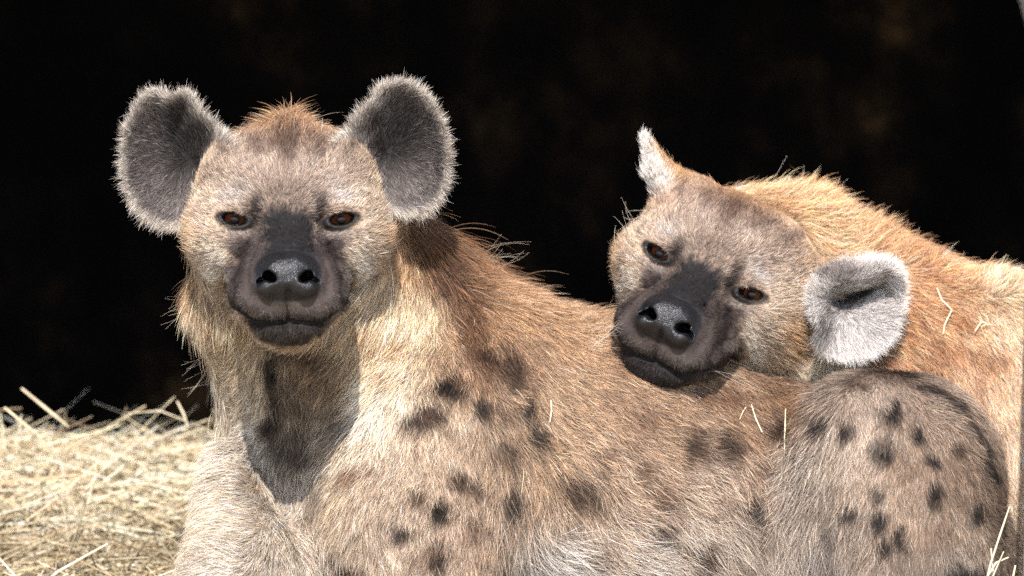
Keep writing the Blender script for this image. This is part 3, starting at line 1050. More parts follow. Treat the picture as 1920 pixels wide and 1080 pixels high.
def head_comb(q, H, crown=1.0):
    """direction in picture space, length, lift on the face"""
    u, v, w = q.T
    au = np.abs(u)
    d = q - np.array([0, -95, 235])
    d = unit(d)
    low = sstep(-120, -200, v)[:, None]
    d = d * (1 - low) + np.array([0, -0.8, -0.5]) * low
    top = sstep(60, 150, v)[:, None]
    d = d * (1 - top * 0.7) + np.stack([0.25 * u / 150, np.ones_like(u), np.zeros_like(u)], 1) * top * 0.7
    muz = np.exp(-(u / 135) ** 2 - ((v + 110) / 95) ** 2) * sstep(-60, 20, w)
    L = 15 - 9.0 * muz
    L = L + 20 * sstep(140, 200, au) * sstep(170, 20, v)
    L = L + 9 * crown * sstep(120, 175, v)
    L = np.where(v < -185, 11, L)
    er = np.minimum(eye_rad(q, 1), eye_rad(q, -1))
    L = L * (0.45 + 0.55 * sstep(1.6, 2.8, er))
    tuft = crown * np.exp(-(u / 44) ** 2) * sstep(130, 168, v)
    L = L + 24 * tuft
    lift = 0.42 + 0.25 * sstep(120, 200, au) - 0.12 * muz + 0.6 * tuft + 0.35 * crown * sstep(130, 170, v)
    return H.vec(d), L, lift


def ear_comb(param, ctr, p):
    Q, dz, R, r = param(p)
    near = ((np.abs(dz) < 30) & (Q < 1.4)) * (1 - sstep(1.15, 1.35, Q))
    d = np.stack([p[:, 0] - ctr[0], p[:, 1] - ctr[1], 0 * r], 1)
    d = unit(d) + 0.25 * np.stack([vnoise(p / 22.0, 61), vnoise(p / 22.0, 62), 0 * r], 1)
    L = 21 + 3 * sstep(0.7, 1.0, Q)
    face = sstep(-7, 3, dz)
    lift = 0.42 - 0.1 * sstep(0.8, 1, Q) + 0 * face
    return near, d, L, lift


def build(name, V, Q, sdf, H, coat, comb, ears, tints, label, n_body, n_face, n_ear, seed, crown=1.0):
    T = tri_of(Q)
    VN = vert_normals(V, T)
    cam_dir = lambda p: unit(np.array([0, 0, DIST / S]) - p)

    def colour(p):
        q = H.loc(p)
        c = coat(p)
        hn = headness(q)[:, None]
        m = np.flatnonzero(hn[:, 0] > 0)
        fc = c.copy()
        if len(m): fc[m] = head_paint(q[m], c[m])
        c = c * (1 - hn) + fc * hn
        for fn in tints: c = fn(p, c)
        return c

    qv = H.loc(V)
    hn = headness(qv)
    gl = nose_mask(qv) * (hn > 0)
    for sd in (-1, 1): gl = np.maximum(gl, 0.8 * (1 - sstep(1.2, 1.7, eye_rad(qv, sd))) * (qv[:, 2] > -130) * (hn > 0))
    lip = np.exp(-(mouth_d(qv) / 5.0) ** 2) * (qv[:, 2] > -30) * (hn > 0)
    gl = np.maximum(gl, 0.5 * lip)
    cv = colour(V) ** 1.3 * 0.68
    nm = (nose_mask(qv) * (hn > 0))[:, None]
    cv = cv * (1 - nm) + lin(19, 19, 23, k=0.8) * nm
    body = body_mesh(name, V, Q, cv, gl, None)
    tag(body, label, 'hyena', 'spotted hyenas resting together')
    for sd in (-1, 1):
        z = eye_depth(sdf, H, sd)
        zc = max(min(z[0], z[1] + 10), z[1] - 40)
        print(name, 'eye', sd, np.round(z, 1))
        uv_ball('eye', body, (sd * (EYE_U - 1), 0, EYE_W - 36), 31, H, M_EYE, gaze=(0.12 * sd * 0, -0.10, 1))

    def facing(c, n): return (n * cam_dir(c)).sum(1)

    def in_ear(c):
        t = np.zeros(len(c))
        for prm, ctr in ears: t = np.maximum(t, ear_comb(prm, ctr, c)[0])
        return t
    vis = lambda c, n: np.where(facing(c, n) > -0.35, 1.0, 0.22)
    low = lambda c: np.where(c[:, 1] < -640, 0.12, 1.0)

    def w_body(c, n): return vis(c, n) * low(c) * (headness(H.loc(c)) < 0.6) * (1 - in_ear(c))
    def w_face(c, n): return vis(c, n) * (headness(H.loc(c)) > 0.05) * (1 - in_ear(c)) * (1 - bare_mask(H.loc(c)) * (headness(H.loc(c)) > 0)).clip(0, 1)
    def w_ear(c, n): return vis(c, n) * in_ear(c)

    def f_body(p, n): return comb(p)

    def f_face(p, n):
        q = H.loc(p)
        hd, hl, hf = head_comb(q, H, crown)
        h = headness(q)
        bd, bl, bf = comb(p)
        return hd * h[:, None] + bd * (1 - h[:, None]), hl * h + bl * (1 - h), hf * h + bf * (1 - h)

    def f_ear(p, n):
        D, L, F = np.zeros_like(p), np.full(len(p), 16.0), np.full(len(p), 0.4)
        for prm, ctr in ears:
            near, d, l, f = ear_comb(prm, ctr, p)
            m = near > 0.02
            D[m], L[m], F[m] = d[m], l[m], f[m]
        return D, L, F
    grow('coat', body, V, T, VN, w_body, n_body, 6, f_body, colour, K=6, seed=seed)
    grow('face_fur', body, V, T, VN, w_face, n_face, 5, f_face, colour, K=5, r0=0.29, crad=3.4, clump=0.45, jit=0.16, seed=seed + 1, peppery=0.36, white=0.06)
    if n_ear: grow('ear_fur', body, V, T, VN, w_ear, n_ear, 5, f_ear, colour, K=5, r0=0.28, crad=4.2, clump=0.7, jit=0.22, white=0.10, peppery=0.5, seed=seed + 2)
    return body, T, VN, colour


EYE_W = 0.0

# ---- the one in front
t1 = time.time()
castA, bvhA = caster(VA, QA)
coA = Coat(castA)
coA.add_base([
    (362, 520, (196, 150, 100)), (360, 575, (228, 200, 160)), (400, 640, (212, 182, 136)), (440, 660, (214, 186, 146)), (430, 740, (216, 194, 164)), (460, 830, (222, 204, 178)),
    (408, 800, (232, 208, 160)), (480, 900, (224, 206, 178)), (560, 960, (214, 194, 168)), (520, 900, (214, 194, 168)), (600, 680, (196, 162, 120)), (640, 720, (200, 168, 128)),
    (560, 880, (204, 186, 162)), (680, 640, (214, 182, 136)), (740, 600, (244, 218, 172)), (720, 540, (234, 204, 158)), (760, 480, (206, 158, 104)), (800, 560, (236, 206, 160)),  # right side of the neck painted brighter cream for the sun on it
    (720, 700, (242, 220, 180)), (700, 780, (238, 218, 186)), (660, 840, (206, 184, 152)), (800, 470, (160, 112, 70)), (850, 540, (186, 134, 84)), (880, 600, (186, 138, 92)),
    (850, 480, (176, 122, 74)), (960, 580, (200, 152, 104)), (1050, 620, (208, 162, 114)), (1120, 660, (206, 160, 114)), (960, 680, (184, 142, 104)), (860, 680, (190, 150, 112)),
    (1050, 740, (206, 166, 122)), (1150, 760, (192, 152, 112)), (1250, 800, (186, 148, 110)), (1400, 800, (178, 138, 100)), (1480, 760, (170, 126, 86)), (820, 820, (206, 176, 142)),
    (760, 900, (210, 182, 150)), (860, 900, (192, 162, 130)), (940, 860, (180, 148, 114)), (1020, 850, (196, 158, 118)), (1100, 900, (202, 168, 132)), (1200, 900, (198, 164, 130)),
    (1320, 920, (196, 168, 140)), (1420, 900, (186, 154, 124)), (720, 1000, (208, 180, 150)), (820, 1040, (200, 170, 138)), (900, 1000, (182, 152, 122)), (640, 940, (204, 176, 140)),
    (620, 1060, (208, 188, 166)), (1020, 1050, (218, 208, 196)), (1120, 1000, (210, 186, 160)), (1200, 1050, (212, 196, 178)), (1300, 1010, (206, 186, 164)), (1400, 1040, (200, 180, 158)),
    (440, 980, (216, 196, 168)), (420, 1060, (220, 202, 176)), (520, 1060, (206, 186, 160)), (390, 980, (222, 200, 164)),
    (1500, 880, (180, 162, 142)), (1490, 960, (176, 158, 138)), (1540, 1050, (164, 152, 142)), (1560, 720, (150, 128, 108)), (1640, 740, (190, 168, 146)), (1600, 840, (204, 180, 156)),
    (1640, 920, (198, 172, 146)), (1720, 900, (180, 152, 126)), (1800, 900, (164, 136, 110)), (1760, 780, (174, 148, 124)), (1700, 1000, (178, 150, 124)), (1820, 1000, (170, 146, 122)),
    (1870, 960, (146, 120, 98)), (1620, 1020, (170, 148, 126)), (1800, 1060, (160, 144, 128)), (1700, 1070, (160, 140, 120)), (1660, 700, (140, 116, 98)),
])
coA.add_pat([
    (512, 690, 15, 70, (52, 42, 36), 0.95, 0), (516, 775, 17, 60, (60, 48, 42), 0.9, -6), (552, 842, 40, 34, (70, 58, 50), 0.75, -30), (548, 750, 34, 66, (128, 104, 80), 0.7, 0), (560, 825, 46, 46, (124, 104, 84), 0.6, -20), (625, 760, 46, 40, (158, 132, 102), 0.5, 0),
    (600, 690, 60, 40, (150, 118, 84), 0.6, 0), (640, 800, 30, 50, (128, 110, 92), 0.6, -30), (585, 655, 70, 16, (112, 82, 58), 0.7, 0), (475, 905, 12, 26, (176, 140, 110), 0.45, 20), (600, 930, 26, 60, (136, 112, 90), 0.5, -20),
    (815, 505, 30, 92, (122, 82, 54), 0.8, 30), (870, 600, 26, 70, (128, 86, 58), 0.7, 20), (780, 440, 60, 26, (140, 96, 60), 0.8, -25), (900, 680, 26, 50, (140, 100, 72), 0.6, 20),
    (740, 640, 30, 26, (196, 152, 106), 0.6), (730, 690, 26, 24, (196, 154, 110), 0.6), (690, 600, 24, 30, (200, 160, 112), 0.5),
    (915, 663, 17, 22, MD, 0.85), (843, 719, 24, 26, DK, 0.85), (800, 772, 30, 20, MD, 0.85, 20), (901, 757, 15, 18, DK, 0.9), (956, 690, 18, 40, MD, 0.75, 10), (984, 753, 14, 26, DK, 0.8), (1000, 812, 16, 24, DK, 0.75, 15),
    (862, 892, 15, 18, MD, 0.8), (896, 907, 15, 20, MD, 0.7), (824, 952, 17, 20, DK, 0.88), (961, 918, 16, 28, DK, 0.85, -10), (754, 993, 18, 16, DK, 0.85), (821, 1044, 12, 22, DK, 0.88), (663, 1061, 30, 16, MD, 0.8, -15),
    (785, 926, 13, 14, MD, 0.6), (672, 880, 30, 14, (150, 108, 76), 0.75, 25), (944, 830, 14, 18, MD, 0.6), (1078, 912, 46, 26, (92, 66, 50), 0.8, -20), (1091, 1032, 18, 14, MD, 0.6), (1226, 993, 22, 24, DK, 0.7, 15),  # large brown patch behind the elbow paints in the fold's shadow
    (1355, 831, 27, 24, MD, 0.75), (1288, 831, 24, 26, MD, 0.75), (1455, 795, 32, 28, (84, 58, 44), 0.85), (1410, 943, 22, 26, DK, 0.9, -35), (1416, 998, 16, 14, (104, 74, 54), 0.8), (1304, 1031, 18, 20, MD, 0.8),
    (1225, 930, 24, 26, (138, 102, 78), 0.6), (1200, 780, 30, 22, (146, 108, 82), 0.5), (1330, 740, 60, 18, (140, 98, 68), 0.6), (1150, 690, 24, 18, (150, 112, 86), 0.5), (1120, 850, 24, 18, (160, 122, 92), 0.5),
    (1543, 785, 13, 14, DK, 0.85), (1588, 805, 14, 17, DK, 0.92), (1673, 776, 20, 22, DK, 0.92, -30), (1659, 846, 21, 22, DK, 0.95, -30), (1720, 817, 10, 17, DK, 0.88, 25), (1748, 860, 11, 18, DK, 0.88, 25),
    (1750, 921, 12, 19, DK, 0.95, 10), (1649, 921, 11, 13, DK, 0.7), (1594, 952, 13, 16, DK, 0.8), (1649, 969, 12, 20, DK, 0.95), (1688, 1009, 15, 22, DK, 0.97, 10), (1659, 1023, 11, 17, DK, 0.9), (1830, 954, 13, 16, DK, 0.85),
    (1795, 838, 12, 14, MD, 0.7), (1852, 870, 12, 30, DK, 0.85, 25), (1614, 721, 18, 12, MD, 0.6), (1760, 742, 70, 9, (70, 54, 46), 0.85, -28), (1830, 812, 50, 9, (70, 54, 46), 0.8, -50), (1680, 694, 50, 8, (80, 62, 52), 0.6, -6),
    (1700, 880, 26, 30, (146, 116, 92), 0.5), (1760, 1000, 30, 24, (140, 112, 90), 0.5), (1820, 1072, 70, 18, (48, 42, 40), 0.9), (1560, 1000, 14, 90, (120, 106, 96), 0.5),
])
gs = np.random.default_rng(12)
coA.add_pat([(gs.uniform(760, 1480), gs.uniform(700, 1060), gs.uniform(9, 20), gs.uniform(9, 20), (120, 88, 66), gs.uniform(0.3, 0.6), gs.uniform(-40, 40)) for k in range(34)])
cmA = Comb(castA)
cmA.add([
    (360, 540, 342, 560, 52, 0.6), (380, 620, 362, 640, 52, 0.55), (430, 660, 415, 690, 42, 0.4), (400, 730, 380, 745, 44, 0.5), (460, 760, 440, 785, 34, 0.35), (440, 850, 415, 865, 34, 0.4), (412, 900, 390, 915, 38, 0.5),
    (512, 700, 508, 740, 30, 0.5), (560, 780, 565, 815, 30, 0.55), (600, 700, 585, 730, 32, 0.4), (640, 760, 622, 790, 34, 0.45), (620, 840, 605, 870, 34, 0.5), (680, 640, 655, 680, 44, 0.4), (700, 740, 670, 770, 46, 0.5), (660, 820, 640, 850, 46, 0.55),
    (740, 560, 722, 610, 52, 0.4), (760, 640, 742, 690, 46, 0.4), (740, 780, 720, 830, 38, 0.4), (760, 480, 755, 530, 46, 0.4), (790, 440, 820, 470, 58, 0.7), (850, 450, 890, 470, 80, 0.8), (870, 520, 910, 540, 62, 0.7), (820, 560, 830, 610, 42, 0.4),
    (920, 500, 970, 505, 66, 0.85), (960, 545, 985, 535, 46, 0.95), (1020, 565, 1045, 555, 40, 0.95), (1100, 590, 1130, 585, 38, 0.9), (1160, 620, 1195, 620, 32, 0.7), (950, 620, 975, 655, 34, 0.4), (880, 660, 890, 710, 34, 0.35), (1050, 660, 1085, 690, 30, 0.4), (1150, 720, 1190, 740, 30, 0.35),
    (820, 760, 822, 810, 30, 0.35), (760, 860, 752, 905, 30, 0.4), (860, 860, 858, 905, 30, 0.35), (700, 930, 690, 975, 30, 0.4), (800, 980, 795, 1030, 28, 0.4), (900, 960, 890, 1010, 32, 0.45), (630, 980, 618, 1030, 36, 0.5),
    (980, 760, 1010, 795, 30, 0.35), (1050, 820, 1090, 850, 34, 0.4), (1000, 920, 1000, 970, 48, 0.5), (950, 980, 945, 1030, 56, 0.5), (1100, 940, 1130, 980, 48, 0.45), (1040, 1040, 1085, 1055, 64, 0.5), (1150, 1040, 1200, 1065, 60, 0.45),
    (1200, 860, 1245, 885, 34, 0.35), (1320, 840, 1365, 860, 30, 0.35), (1280, 960, 1325, 990, 46, 0.4), (1420, 860, 1455, 890, 34, 0.4), (1400, 980, 1440, 1020, 52, 0.45), (1440, 1060, 1470, 1100, 58, 0.45), (1460, 770, 1495, 790, 32, 0.4),
    (1520, 760, 1500, 775, 34, 0.6), (1505, 830, 1475, 850, 46, 0.6), (1500, 900, 1470, 935, 56, 0.55), (1510, 980, 1490, 1025, 60, 0.5), (1550, 1040, 1545, 1085, 54, 0.45), (1560, 880, 1550, 920, 32, 0.35), (1580, 980, 1575, 1025, 34, 0.4),
    (1570, 710, 1545, 712, 24, 0.6), (1640, 720, 1640, 742, 20, 0.4), (1620, 800, 1616, 835, 21, 0.35), (1700, 760, 1712, 792, 20, 0.35), (1760, 760, 1790, 775, 24, 0.6), (1700, 880, 1702, 920, 20, 0.35), (1780, 880, 1795, 915, 20, 0.35), (1840, 860, 1860, 890, 24, 0.5),
    (1700, 1000, 1698, 1040, 22, 0.35), (1620, 900, 1615, 940, 23, 0.35), (1800, 1000, 1808, 1040, 24, 0.4), (1870, 980, 1882, 1015, 26, 0.5), (1640, 1040, 1636, 1075, 30, 0.4),
    (440, 960, 410, 965, 34, 0.4), (500, 960, 480, 985, 32, 0.4), (420, 1040, 385, 1045, 36, 0.45), (520, 1040, 505, 1070, 34, 0.45), (570, 1020, 575, 1060, 38, 0.5), (560, 900, 560, 945, 34, 0.45),
])
GREY, RIM, EARK, BACKC = lin(138, 128, 124, k=0.8), lin(208, 196, 180, k=0.85), lin(34, 26, 24, k=0.8), lin(150, 116, 84, k=0.8)


def tint_AL(p, c): return ear_tint(EAR_AL, p, c, GREY, RIM, EARK, (*P(345, 268, -165)[:2], 56, 70), BACKC)[0]
def tint_AR(p, c): return ear_tint(EAR_AR, p, c, GREY, RIM, EARK, (*P(740, 258, -165)[:2], 52, 64), BACKC)[0]


earsA = [(EAR_AL, P(352, 300, -165)), (EAR_AR, P(728, 285, -165))]
hyena_a, TA, NA, colA = build('spotted_hyena', VA, QA, A, HA, coA, cmA, earsA, [tint_AL, tint_AR],
    'spotted hyena lying with upright round ears, facing straight ahead with head raised', 82000, 32000, 18000, 100)

def sprout(cast, items, dz=0.0):
    a, b = [], []
    for x0, y0, x1, y1, w in items:
        p = cast(x0, y0)
        a.append(p); b.append(P(x1, y1, p[2] + w))
    return a, b


gw = np.random.default_rng(3)
wa = [(650 + gw.uniform(-8, 12), 545 + gw.uniform(-20, 25), 690 + gw.uniform(-10, 40), 590 + gw.uniform(-30, 50), -30) for k in range(12)]
wa += [(440 + gw.uniform(-8, 8), 540 + gw.uniform(-15, 25), 395 + gw.uniform(-25, 15), 570 + gw.uniform(-20, 40), -30) for k in range(8)]
wl = [(352 + gw.uniform(-4, 8), 540 + gw.uniform(0, 60), 305 + gw.uniform(-10, 20), 560 + gw.uniform(-10, 70), 0) for k in range(9)]
wl += [(385 + gw.uniform(-4, 8), 640 + gw.uniform(0, 90), 350 + gw.uniform(-15, 15), 660 + gw.uniform(0, 90), 0) for k in range(12)]
wl += [(880 + gw.uniform(-30, 30), 465 + gw.uniform(-15, 25), 960 + gw.uniform(-20, 60), 455 + gw.uniform(-20, 40), -40) for k in range(12)]
s1, e1 = sprout(castA, wa); s2, e2 = sprout(castA, wl)
whiskers(hyena_a, s1 + s2, e1 + e2, 0.27, [lin(52, 44, 40)] * len(s1) + [lin(206, 190, 166)] * len(s2))

# ---- the one behind
castB, bvhB = caster(VB, QB)
coB = Coat(castB, 1.3, 0.8)
coB.add_base([
    (1170, 440, (206, 160, 108)), (1160, 560, (214, 188, 156)), (1340, 350, (222, 166, 104)), (1280, 350, (196, 146, 98)), (1450, 370, (228, 172, 108)), (1500, 430, (230, 174, 110)), (1540, 380, (226, 164, 98)),
    (1560, 450, (224, 170, 110)), (1640, 470, (212, 150, 88)), (1720, 520, (206, 142, 82)), (1800, 540, (212, 150, 90)), (1740, 600, (208, 146, 86)), (1700, 640, (214, 154, 94)), (1880, 530, (236, 188, 132)),
    (1890, 600, (236, 190, 136)), (1800, 640, (212, 154, 98)), (1850, 700, (214, 158, 106)), (1780, 740, (222, 174, 124)), (1720, 690, (206, 146, 92)), (1860, 780, (226, 180, 132)), (1900, 840, (232, 192, 148)), (1890, 700, (230, 182, 130)),
    (1345, 728, (130, 108, 90)), (1290, 735, (90, 76, 70)), (1390, 722, (206, 178, 140)), (1480, 690, (230, 206, 170)), (1420, 700, (214, 186, 144)), (1540, 700, (226, 194, 146)), (1500, 620, (196, 152, 104)), (1530, 560, (190, 160, 128)), (1660, 700, (188, 126, 72)),
])
coB.add_pat([
    (1760, 660, 46, 30, (176, 118, 76), 0.6, 20), (1850, 670, 40, 22, (176, 120, 78), 0.55, -15), (1740, 710, 40, 30, (180, 122, 80), 0.5), (1848, 830, 34, 40, (74, 60, 64), 0.92), (1820, 760, 30, 20, (190, 134, 88), 0.5), (1780, 590, 40, 18, (188, 126, 74), 0.5, -20),
    (1900, 560, 26, 60, (240, 200, 150), 0.6), (1690, 600, 16, 60, (190, 128, 74), 0.6), (1480, 400, 80, 10, (206, 150, 92), 0.4, -20), (1440, 420, 70, 14, (130, 104, 84), 0.6, -35),  # tall pale patch at the right edge paints in its lit look
])
cmB = Comb(castB)
cmB.add([
    (1350, 350, 1385, 335, 30, 0.8), (1450, 355, 1480, 340, 42, 0.9), (1520, 370, 1550, 350, 50, 0.95), (1560, 400, 1600, 400, 46, 0.8), (1480, 430, 1520, 435, 36, 0.4), (1540, 460, 1585, 475, 38, 0.45), (1620, 450, 1660, 440, 48, 0.9),
    (1660, 500, 1700, 505, 40, 0.7), (1720, 490, 1755, 480, 42, 0.9), (1720, 560, 1760, 580, 34, 0.45), (1800, 520, 1840, 510, 40, 0.9), (1790, 580, 1830, 600, 32, 0.4), (1880, 530, 1905, 520, 34, 0.8), (1880, 600, 1905, 640, 32, 0.45),
    (1720, 650, 1750, 690, 32, 0.4), (1800, 680, 1820, 725, 30, 0.35), (1860, 740, 1872, 785, 28, 0.35), (1780, 760, 1800, 800, 30, 0.35), (1890, 820, 1896, 865, 28, 0.35), (1690, 690, 1720, 715, 34, 0.5), (1650, 700, 1675, 715, 36, 0.5),
    (1430, 700, 1440, 735, 40, 0.5), (1490, 690, 1500, 725, 44, 0.5), (1540, 690, 1545, 725, 42, 0.5), (1500, 600, 1515, 650, 34, 0.45), (1150, 480, 1135, 495, 28, 0.6), (1155, 560, 1142, 590, 28, 0.5),
    (1208, 262, 1204, 244, 9, 0.2), (1215, 290, 1207, 264, 13, 0.3), (1240, 330, 1222, 296, 15, 0.35), (1270, 350, 1240, 320, 18, 0.45), (1300, 350, 1290, 330, 24, 0.6), (1205, 340, 1196, 322, 16, 0.5), (1225, 370, 1208, 360, 18, 0.5),
])
WHITE, BRD = lin(238, 228, 216, k=0.85), lin(40, 34, 34, k=0.8)


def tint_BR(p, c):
    c2, t = ear_tint(EAR_BR, p, c, lin(204, 197, 193, k=0.87), lin(240, 233, 224, k=0.9), BRD, (1e6, 1e6, 1, 1), lin(190, 150, 104, k=0.8))
    def ell(x, y, rx, ry, an):
        o = P(x, y, -378)
        d = p[:, :2] - o[:2]
        a, b = d[:, 0] * math.cos(an) + d[:, 1] * math.sin(an), -d[:, 0] * math.sin(an) + d[:, 1] * math.cos(an)
        return 1 - sstep(0.4, 1.3, np.sqrt((a / rx) ** 2 + (b / ry) ** 2))
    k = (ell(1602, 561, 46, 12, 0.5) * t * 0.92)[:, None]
    c2 = c2 * (1 - k) + BRD * k  # shade inside the ear's slit, painted on as a dark streak
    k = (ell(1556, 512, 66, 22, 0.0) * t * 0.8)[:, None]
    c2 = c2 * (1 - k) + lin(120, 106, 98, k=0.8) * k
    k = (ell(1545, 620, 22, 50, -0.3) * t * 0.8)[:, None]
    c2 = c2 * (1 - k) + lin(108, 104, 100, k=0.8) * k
    return c2


def tint_BL(p, c):
    a, b = c3(1275, 372, -480), c3(1206, 262, -462)
    ba = b - a
    h = ((p - a) @ ba / (ba @ ba)).clip(0, 1.2)
    dist = np.linalg.norm(p - a - h[:, None] * ba, axis=1)
    t = sstep(70, 40, dist) * sstep(0.05, 0.35, h)
    side = sstep(-10, 14, (p[:, 0] - (a + h[:, None] * ba)[:, 0]) * 0.85 + (p[:, 1] - (a + h[:, None] * ba)[:, 1]) * 0.5)
    cc = WHITE * (1 - side[:, None]) + lin(206, 158, 108, k=0.82) * side[:, None]
    tipw = sstep(0.75, 1.0, h)[:, None]
    cc = cc * (1 - tipw) + WHITE * tipw
    root = (sstep(0.45, 0.1, h) * (1 - side))[:, None] * 0.55
    cc = cc * (1 - root) + lin(110, 98, 94, k=0.8) * root
    return c * (1 - t[:, None]) + cc * t[:, None]


earsB = [(EAR_BR, P(1580, 580, -378))]
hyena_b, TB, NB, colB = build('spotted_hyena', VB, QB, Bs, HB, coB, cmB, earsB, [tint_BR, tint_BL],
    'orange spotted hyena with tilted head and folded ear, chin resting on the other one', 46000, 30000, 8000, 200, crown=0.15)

wb = [(1162 + gw.uniform(-6, 8), 610 + gw.uniform(-20, 50), 1108 + gw.uniform(-15, 20), 600 + gw.uniform(-15, 75), -20) for k in range(14)]
wb += [(1345 + gw.uniform(-20, 20), 690 + gw.uniform(-20, 20), 1395 + gw.uniform(-20, 60), 725 + gw.uniform(-20, 20), 25) for k in range(4)]
wb += [(x + gw.uniform(-15, 15), y, x + gw.uniform(-20, 50), y - gw.uniform(25, 55), 0) for x, y in ((1440, 345), (1500, 350), (1560, 380), (1650, 440), (1690, 470), (1760, 500), (1540, 360), (1620, 420), (1800, 505))]
wb += [(1185 + gw.uniform(-10, 10), 420 + gw.uniform(-40, 60), 1165 + gw.uniform(-20, 10), 405 + gw.uniform(-40, 60), 0) for k in range(8)]
s1, e1 = sprout(castB, wb)
whiskers(hyena_b, s1, e1, 0.27, lin(226, 214, 196))

# ------------------------------------------------------------------ hay
def tubes(P0, P1, P2, r, sides=3):
    n = len(P0)
    ts = [0, 0.34, 0.67, 1]
    pts = [P0 * (1 - t) ** 2 + 2 * P1 * t * (1 - t) + P2 * t * t for t in ts]
    ax = unit(P2 - P0)
    s1 = unit(np.cross(ax, np.array([0.3, 0.2, 0.9])))
    s2 = np.cross(ax, s1)
    V = []
    for k, p in enumerate(pts):
        for j in range(sides):
            a = 2 * math.pi * j / sides
            V.append(p + (s1 * math.cos(a) + s2 * math.sin(a)) * (r * (0.75 if k in (0, 3) else 1))[:, None])
    V = np.stack(V, 1).reshape(-1, 3)
    F = []
    for k in range(3):
        for j in range(sides):
            F.append([k * sides + j, k * sides + (j + 1) % sides, (k + 1) * sides + (j + 1) % sides, (k + 1) * sides + j])
    F = (np.arange(n)[:, None, None] * 4 * sides + np.array(F)[None]).reshape(-1, 4)
    return V, F


def hay_field(n, x0, x1, y0, y1, g, up=0.02):
    x, y = g.uniform(x0, x1, n), g.uniform(y0, y1, n)
    z = hay_z(x, y) + g.uniform(-0.006, up, n)
    az, el = g.uniform(0, 2 * math.pi, n), g.normal(0, 0.24, n)
    L = g.gamma(2.6, 0.042, n).clip(0.03, 0.34)
    d = np.stack([np.cos(az) * np.cos(el), np.sin(az) * np.cos(el) * 0.8, np.sin(el)], 1)
    m = np.stack([x, y, z], 1)
    p0, p2 = m - d * L[:, None] / 2, m + d * L[:, None] / 2
    p1 = m + g.normal(0, 0.10, (n, 3)) * L[:, None]
    r = g.uniform(0.0006, 0.0014, n)
    pal = np.array([lin(252, 236, 196), lin(246, 224, 176), lin(254, 247, 220), lin(226, 212, 168), lin(220, 188, 140), lin(164, 138, 100)]) * 0.80
    c = pal[g.choice(6, n, p=[.32, .24, .2, .1, .1, .04])] * np.exp(g.normal(0, .15, (n, 1)))
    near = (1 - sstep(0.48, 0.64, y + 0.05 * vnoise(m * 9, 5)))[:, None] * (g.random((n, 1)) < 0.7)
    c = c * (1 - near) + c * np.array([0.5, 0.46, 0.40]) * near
    return p0, p1, p2, r, c


def tinted(name, V, F, col, mat):
    o = np_mesh(name, V, F, mat)
    a = o.data.attributes.new('tint', 'FLOAT_COLOR', 'POINT')
    a.data.foreach_set('color', np.concatenate([col, np.ones((len(col), 1))], 1).clip(0, 0.85).astype(np.float32).ravel())
    return o


g = np.random.default_rng(77)
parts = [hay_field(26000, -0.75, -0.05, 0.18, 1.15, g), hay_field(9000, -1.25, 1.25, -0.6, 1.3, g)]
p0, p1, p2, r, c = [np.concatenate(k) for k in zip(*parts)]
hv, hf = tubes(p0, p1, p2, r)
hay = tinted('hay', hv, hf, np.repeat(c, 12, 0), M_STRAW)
tag(hay, 'loose pale dry hay spread over the ground beside the hyena', kind='stuff')
gx, gy = np.meshgrid(np.linspace(-1.45, 1.45, 200), np.linspace(-0.85, 1.6, 170), indexing='ij')
gx, gy = gx.ravel(), gy.ravel()
bz = hay_z(gx, gy) - 0.004
i = np.arange(200 * 170).reshape(200, 170)
bf = np.stack([i[:-1, :-1], i[1:, :-1], i[1:, 1:], i[:-1, 1:]], -1).reshape(-1, 4)
bc = lin(206, 180, 136) * 0.55 * np.exp(0.4 * vnoise(np.stack([gx, gy, bz], 1) * 60, 9))[:, None]  # bed colour darkened so the gaps between straws look shaded
bed = tinted('hay_bed', np.stack([gx, gy, bz], 1), bf, bc, M_STRAW)
tag(bed, 'matted bed of darkened hay under the loose straws', kind='stuff')


def straw(pts, r, label, colour=(238, 222, 180)):
    """one straw: a tube through the points (metres), kinks kept"""
    pts = np.array(pts, float)
    n, m = len(pts), 5
    V = []
    for k in range(n):
        ax = pts[min(k + 1, n - 1)] - pts[max(k - 1, 0)]
        ax /= np.linalg.norm(ax)
        s1 = np.cross(ax, [0.31, 0.9, 0.2]); s1 /= np.linalg.norm(s1)
        s2 = np.cross(ax, s1)
        rr = r * (0.7 if k in (0, n - 1) else 1)
        V += [pts[k] + (s1 * math.cos(2 * math.pi * j / m) + s2 * math.sin(2 * math.pi * j / m)) * rr for j in range(m)]
    F = [[k * m + j, k * m + (j + 1) % m, (k + 1) * m + (j + 1) % m, (k + 1) * m + j] for k in range(n - 1) for j in range(m)]
    o = tinted('straw', np.array(V), np.array(F), np.repeat(lin(*colour)[None] * 0.85, n * m, 0), M_STRAW)
    tag(o, label, 'straw', 'single stray straws')
    return o


def on_fur(cast, px, lift=15):
    out = []
    for k, (x, y) in enumerate(px):
        p = cast(x, y)
        out.append(to_world(p + np.array([0, 0, lift])))
    return out


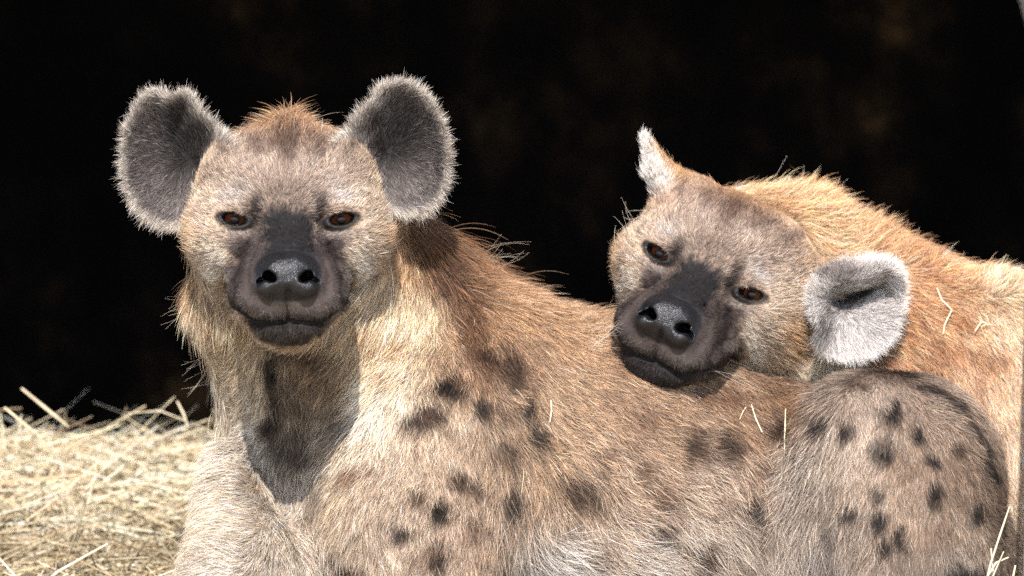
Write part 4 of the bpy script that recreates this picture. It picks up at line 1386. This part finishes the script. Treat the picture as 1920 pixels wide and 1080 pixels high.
straw(on_fur(castA, [(1033, 750), (1034, 770), (1031, 791)]), 0.0008, "short upright pale straw stuck on the front hyena's ribs below the back")
straw(on_fur(castA, [(1408, 758), (1416, 784), (1428, 810)]), 0.0008, "straw slanting down right on the front hyena's flank, under the resting chin")
straw(on_fur(castA, [(1472, 767), (1471, 800), (1469, 856)]), 0.0008, "longest straight straw hanging upright beside the front of the haunch")
straw(on_fur(castA, [(1386, 786), (1392, 772), (1398, 763)]), 0.0006, "tiny thin straw leaning right, left of two others under the chin")
straw(on_fur(castA, [(878, 512), (886, 497), (902, 505), (903, 521)]), 0.0007, "small bent straw caught in the dark mane of the front hyena")
straw(on_fur(castA, [(905, 541), (920, 540), (936, 537)], 24), 0.0006, "thin level straw at the foot of the front hyena's mane")
straw(on_fur(castB, [(1755, 540), (1764, 562), (1783, 581), (1769, 610), (1767, 626)], 18), 0.0008, "long kinked straw lying on the orange shoulder behind the folded ear")
straw(on_fur(castB, [(1826, 621), (1839, 603), (1848, 606)], 18), 0.0009, "short straw bent like a hook on the orange shoulder, right of the kinked one")
straw(on_fur(castB, [(1838, 612), (1848, 608), (1860, 609)], 18), 0.0006, "fine pale straw lying flat across the tip of the hooked straw")
w0 = -60
straw([to_world(P(1838, 1130, w0)), to_world(P(1858, 1055, w0)), to_world(P(1876, 1000, w0)), to_world(P(1893, 950, w0))], 0.0011, "tallest straw standing up in front of the haunch beside the pale post")
straw([to_world(P(1840, 1130, w0 + 8)), to_world(P(1852, 1080, w0 + 8)), to_world(P(1868, 1055, w0 + 8)), to_world(P(1891, 1045, w0 + 8))], 0.0011, "straw curving over to the right at the foot of the tall straw")
straw([to_world(P(1866, 1130, w0 - 8)), to_world(P(1862, 1070, w0 - 8)), to_world(P(1858, 1028, w0 - 8))], 0.0009, "short upright straw crossing behind the tall straw")
straw([to_world(P(1845, 1130, w0 + 14)), to_world(P(1862, 1080, w0 + 14)), to_world(P(1882, 1034, w0 + 14))], 0.0008, "thin straight straw leaning right between the tall and the curved straw")
straw([to_world(P(1893, 1130, w0)), to_world(P(1898, 1090, w0)), to_world(P(1904, 1060, w0))], 0.0014, "thick stub of straw standing at the foot of the pale post")
for px, w, r, lab in (
        ([(128, 800), (85, 765), (40, 728)], -1450, 0.0017, "thick straw sticking up left from the far edge of the hay, topmost one"),
        ([(78, 822), (40, 790), (8, 764)], -1250, 0.0016, "pale straw poking out left of the topmost straw at the hay's edge"),
        ([(352, 800), (344, 775), (332, 752)], -1350, 0.0014, "straw standing up at the far edge of the hay next to the hyena's chest"),
        ([(30, 835), (38, 800), (40, 778)], -1300, 0.0011, "short upright straw where two long straws cross at the hay's left edge"),
        ([(240, 775), (300, 770), (350, 790)], -1400, 0.0008, "arched straw along the far hay edge left of the standing one")):
    straw([to_world(P(x, y, w)) for x, y in px], r, lab)

print('script', round(time.time() - T0, 1))
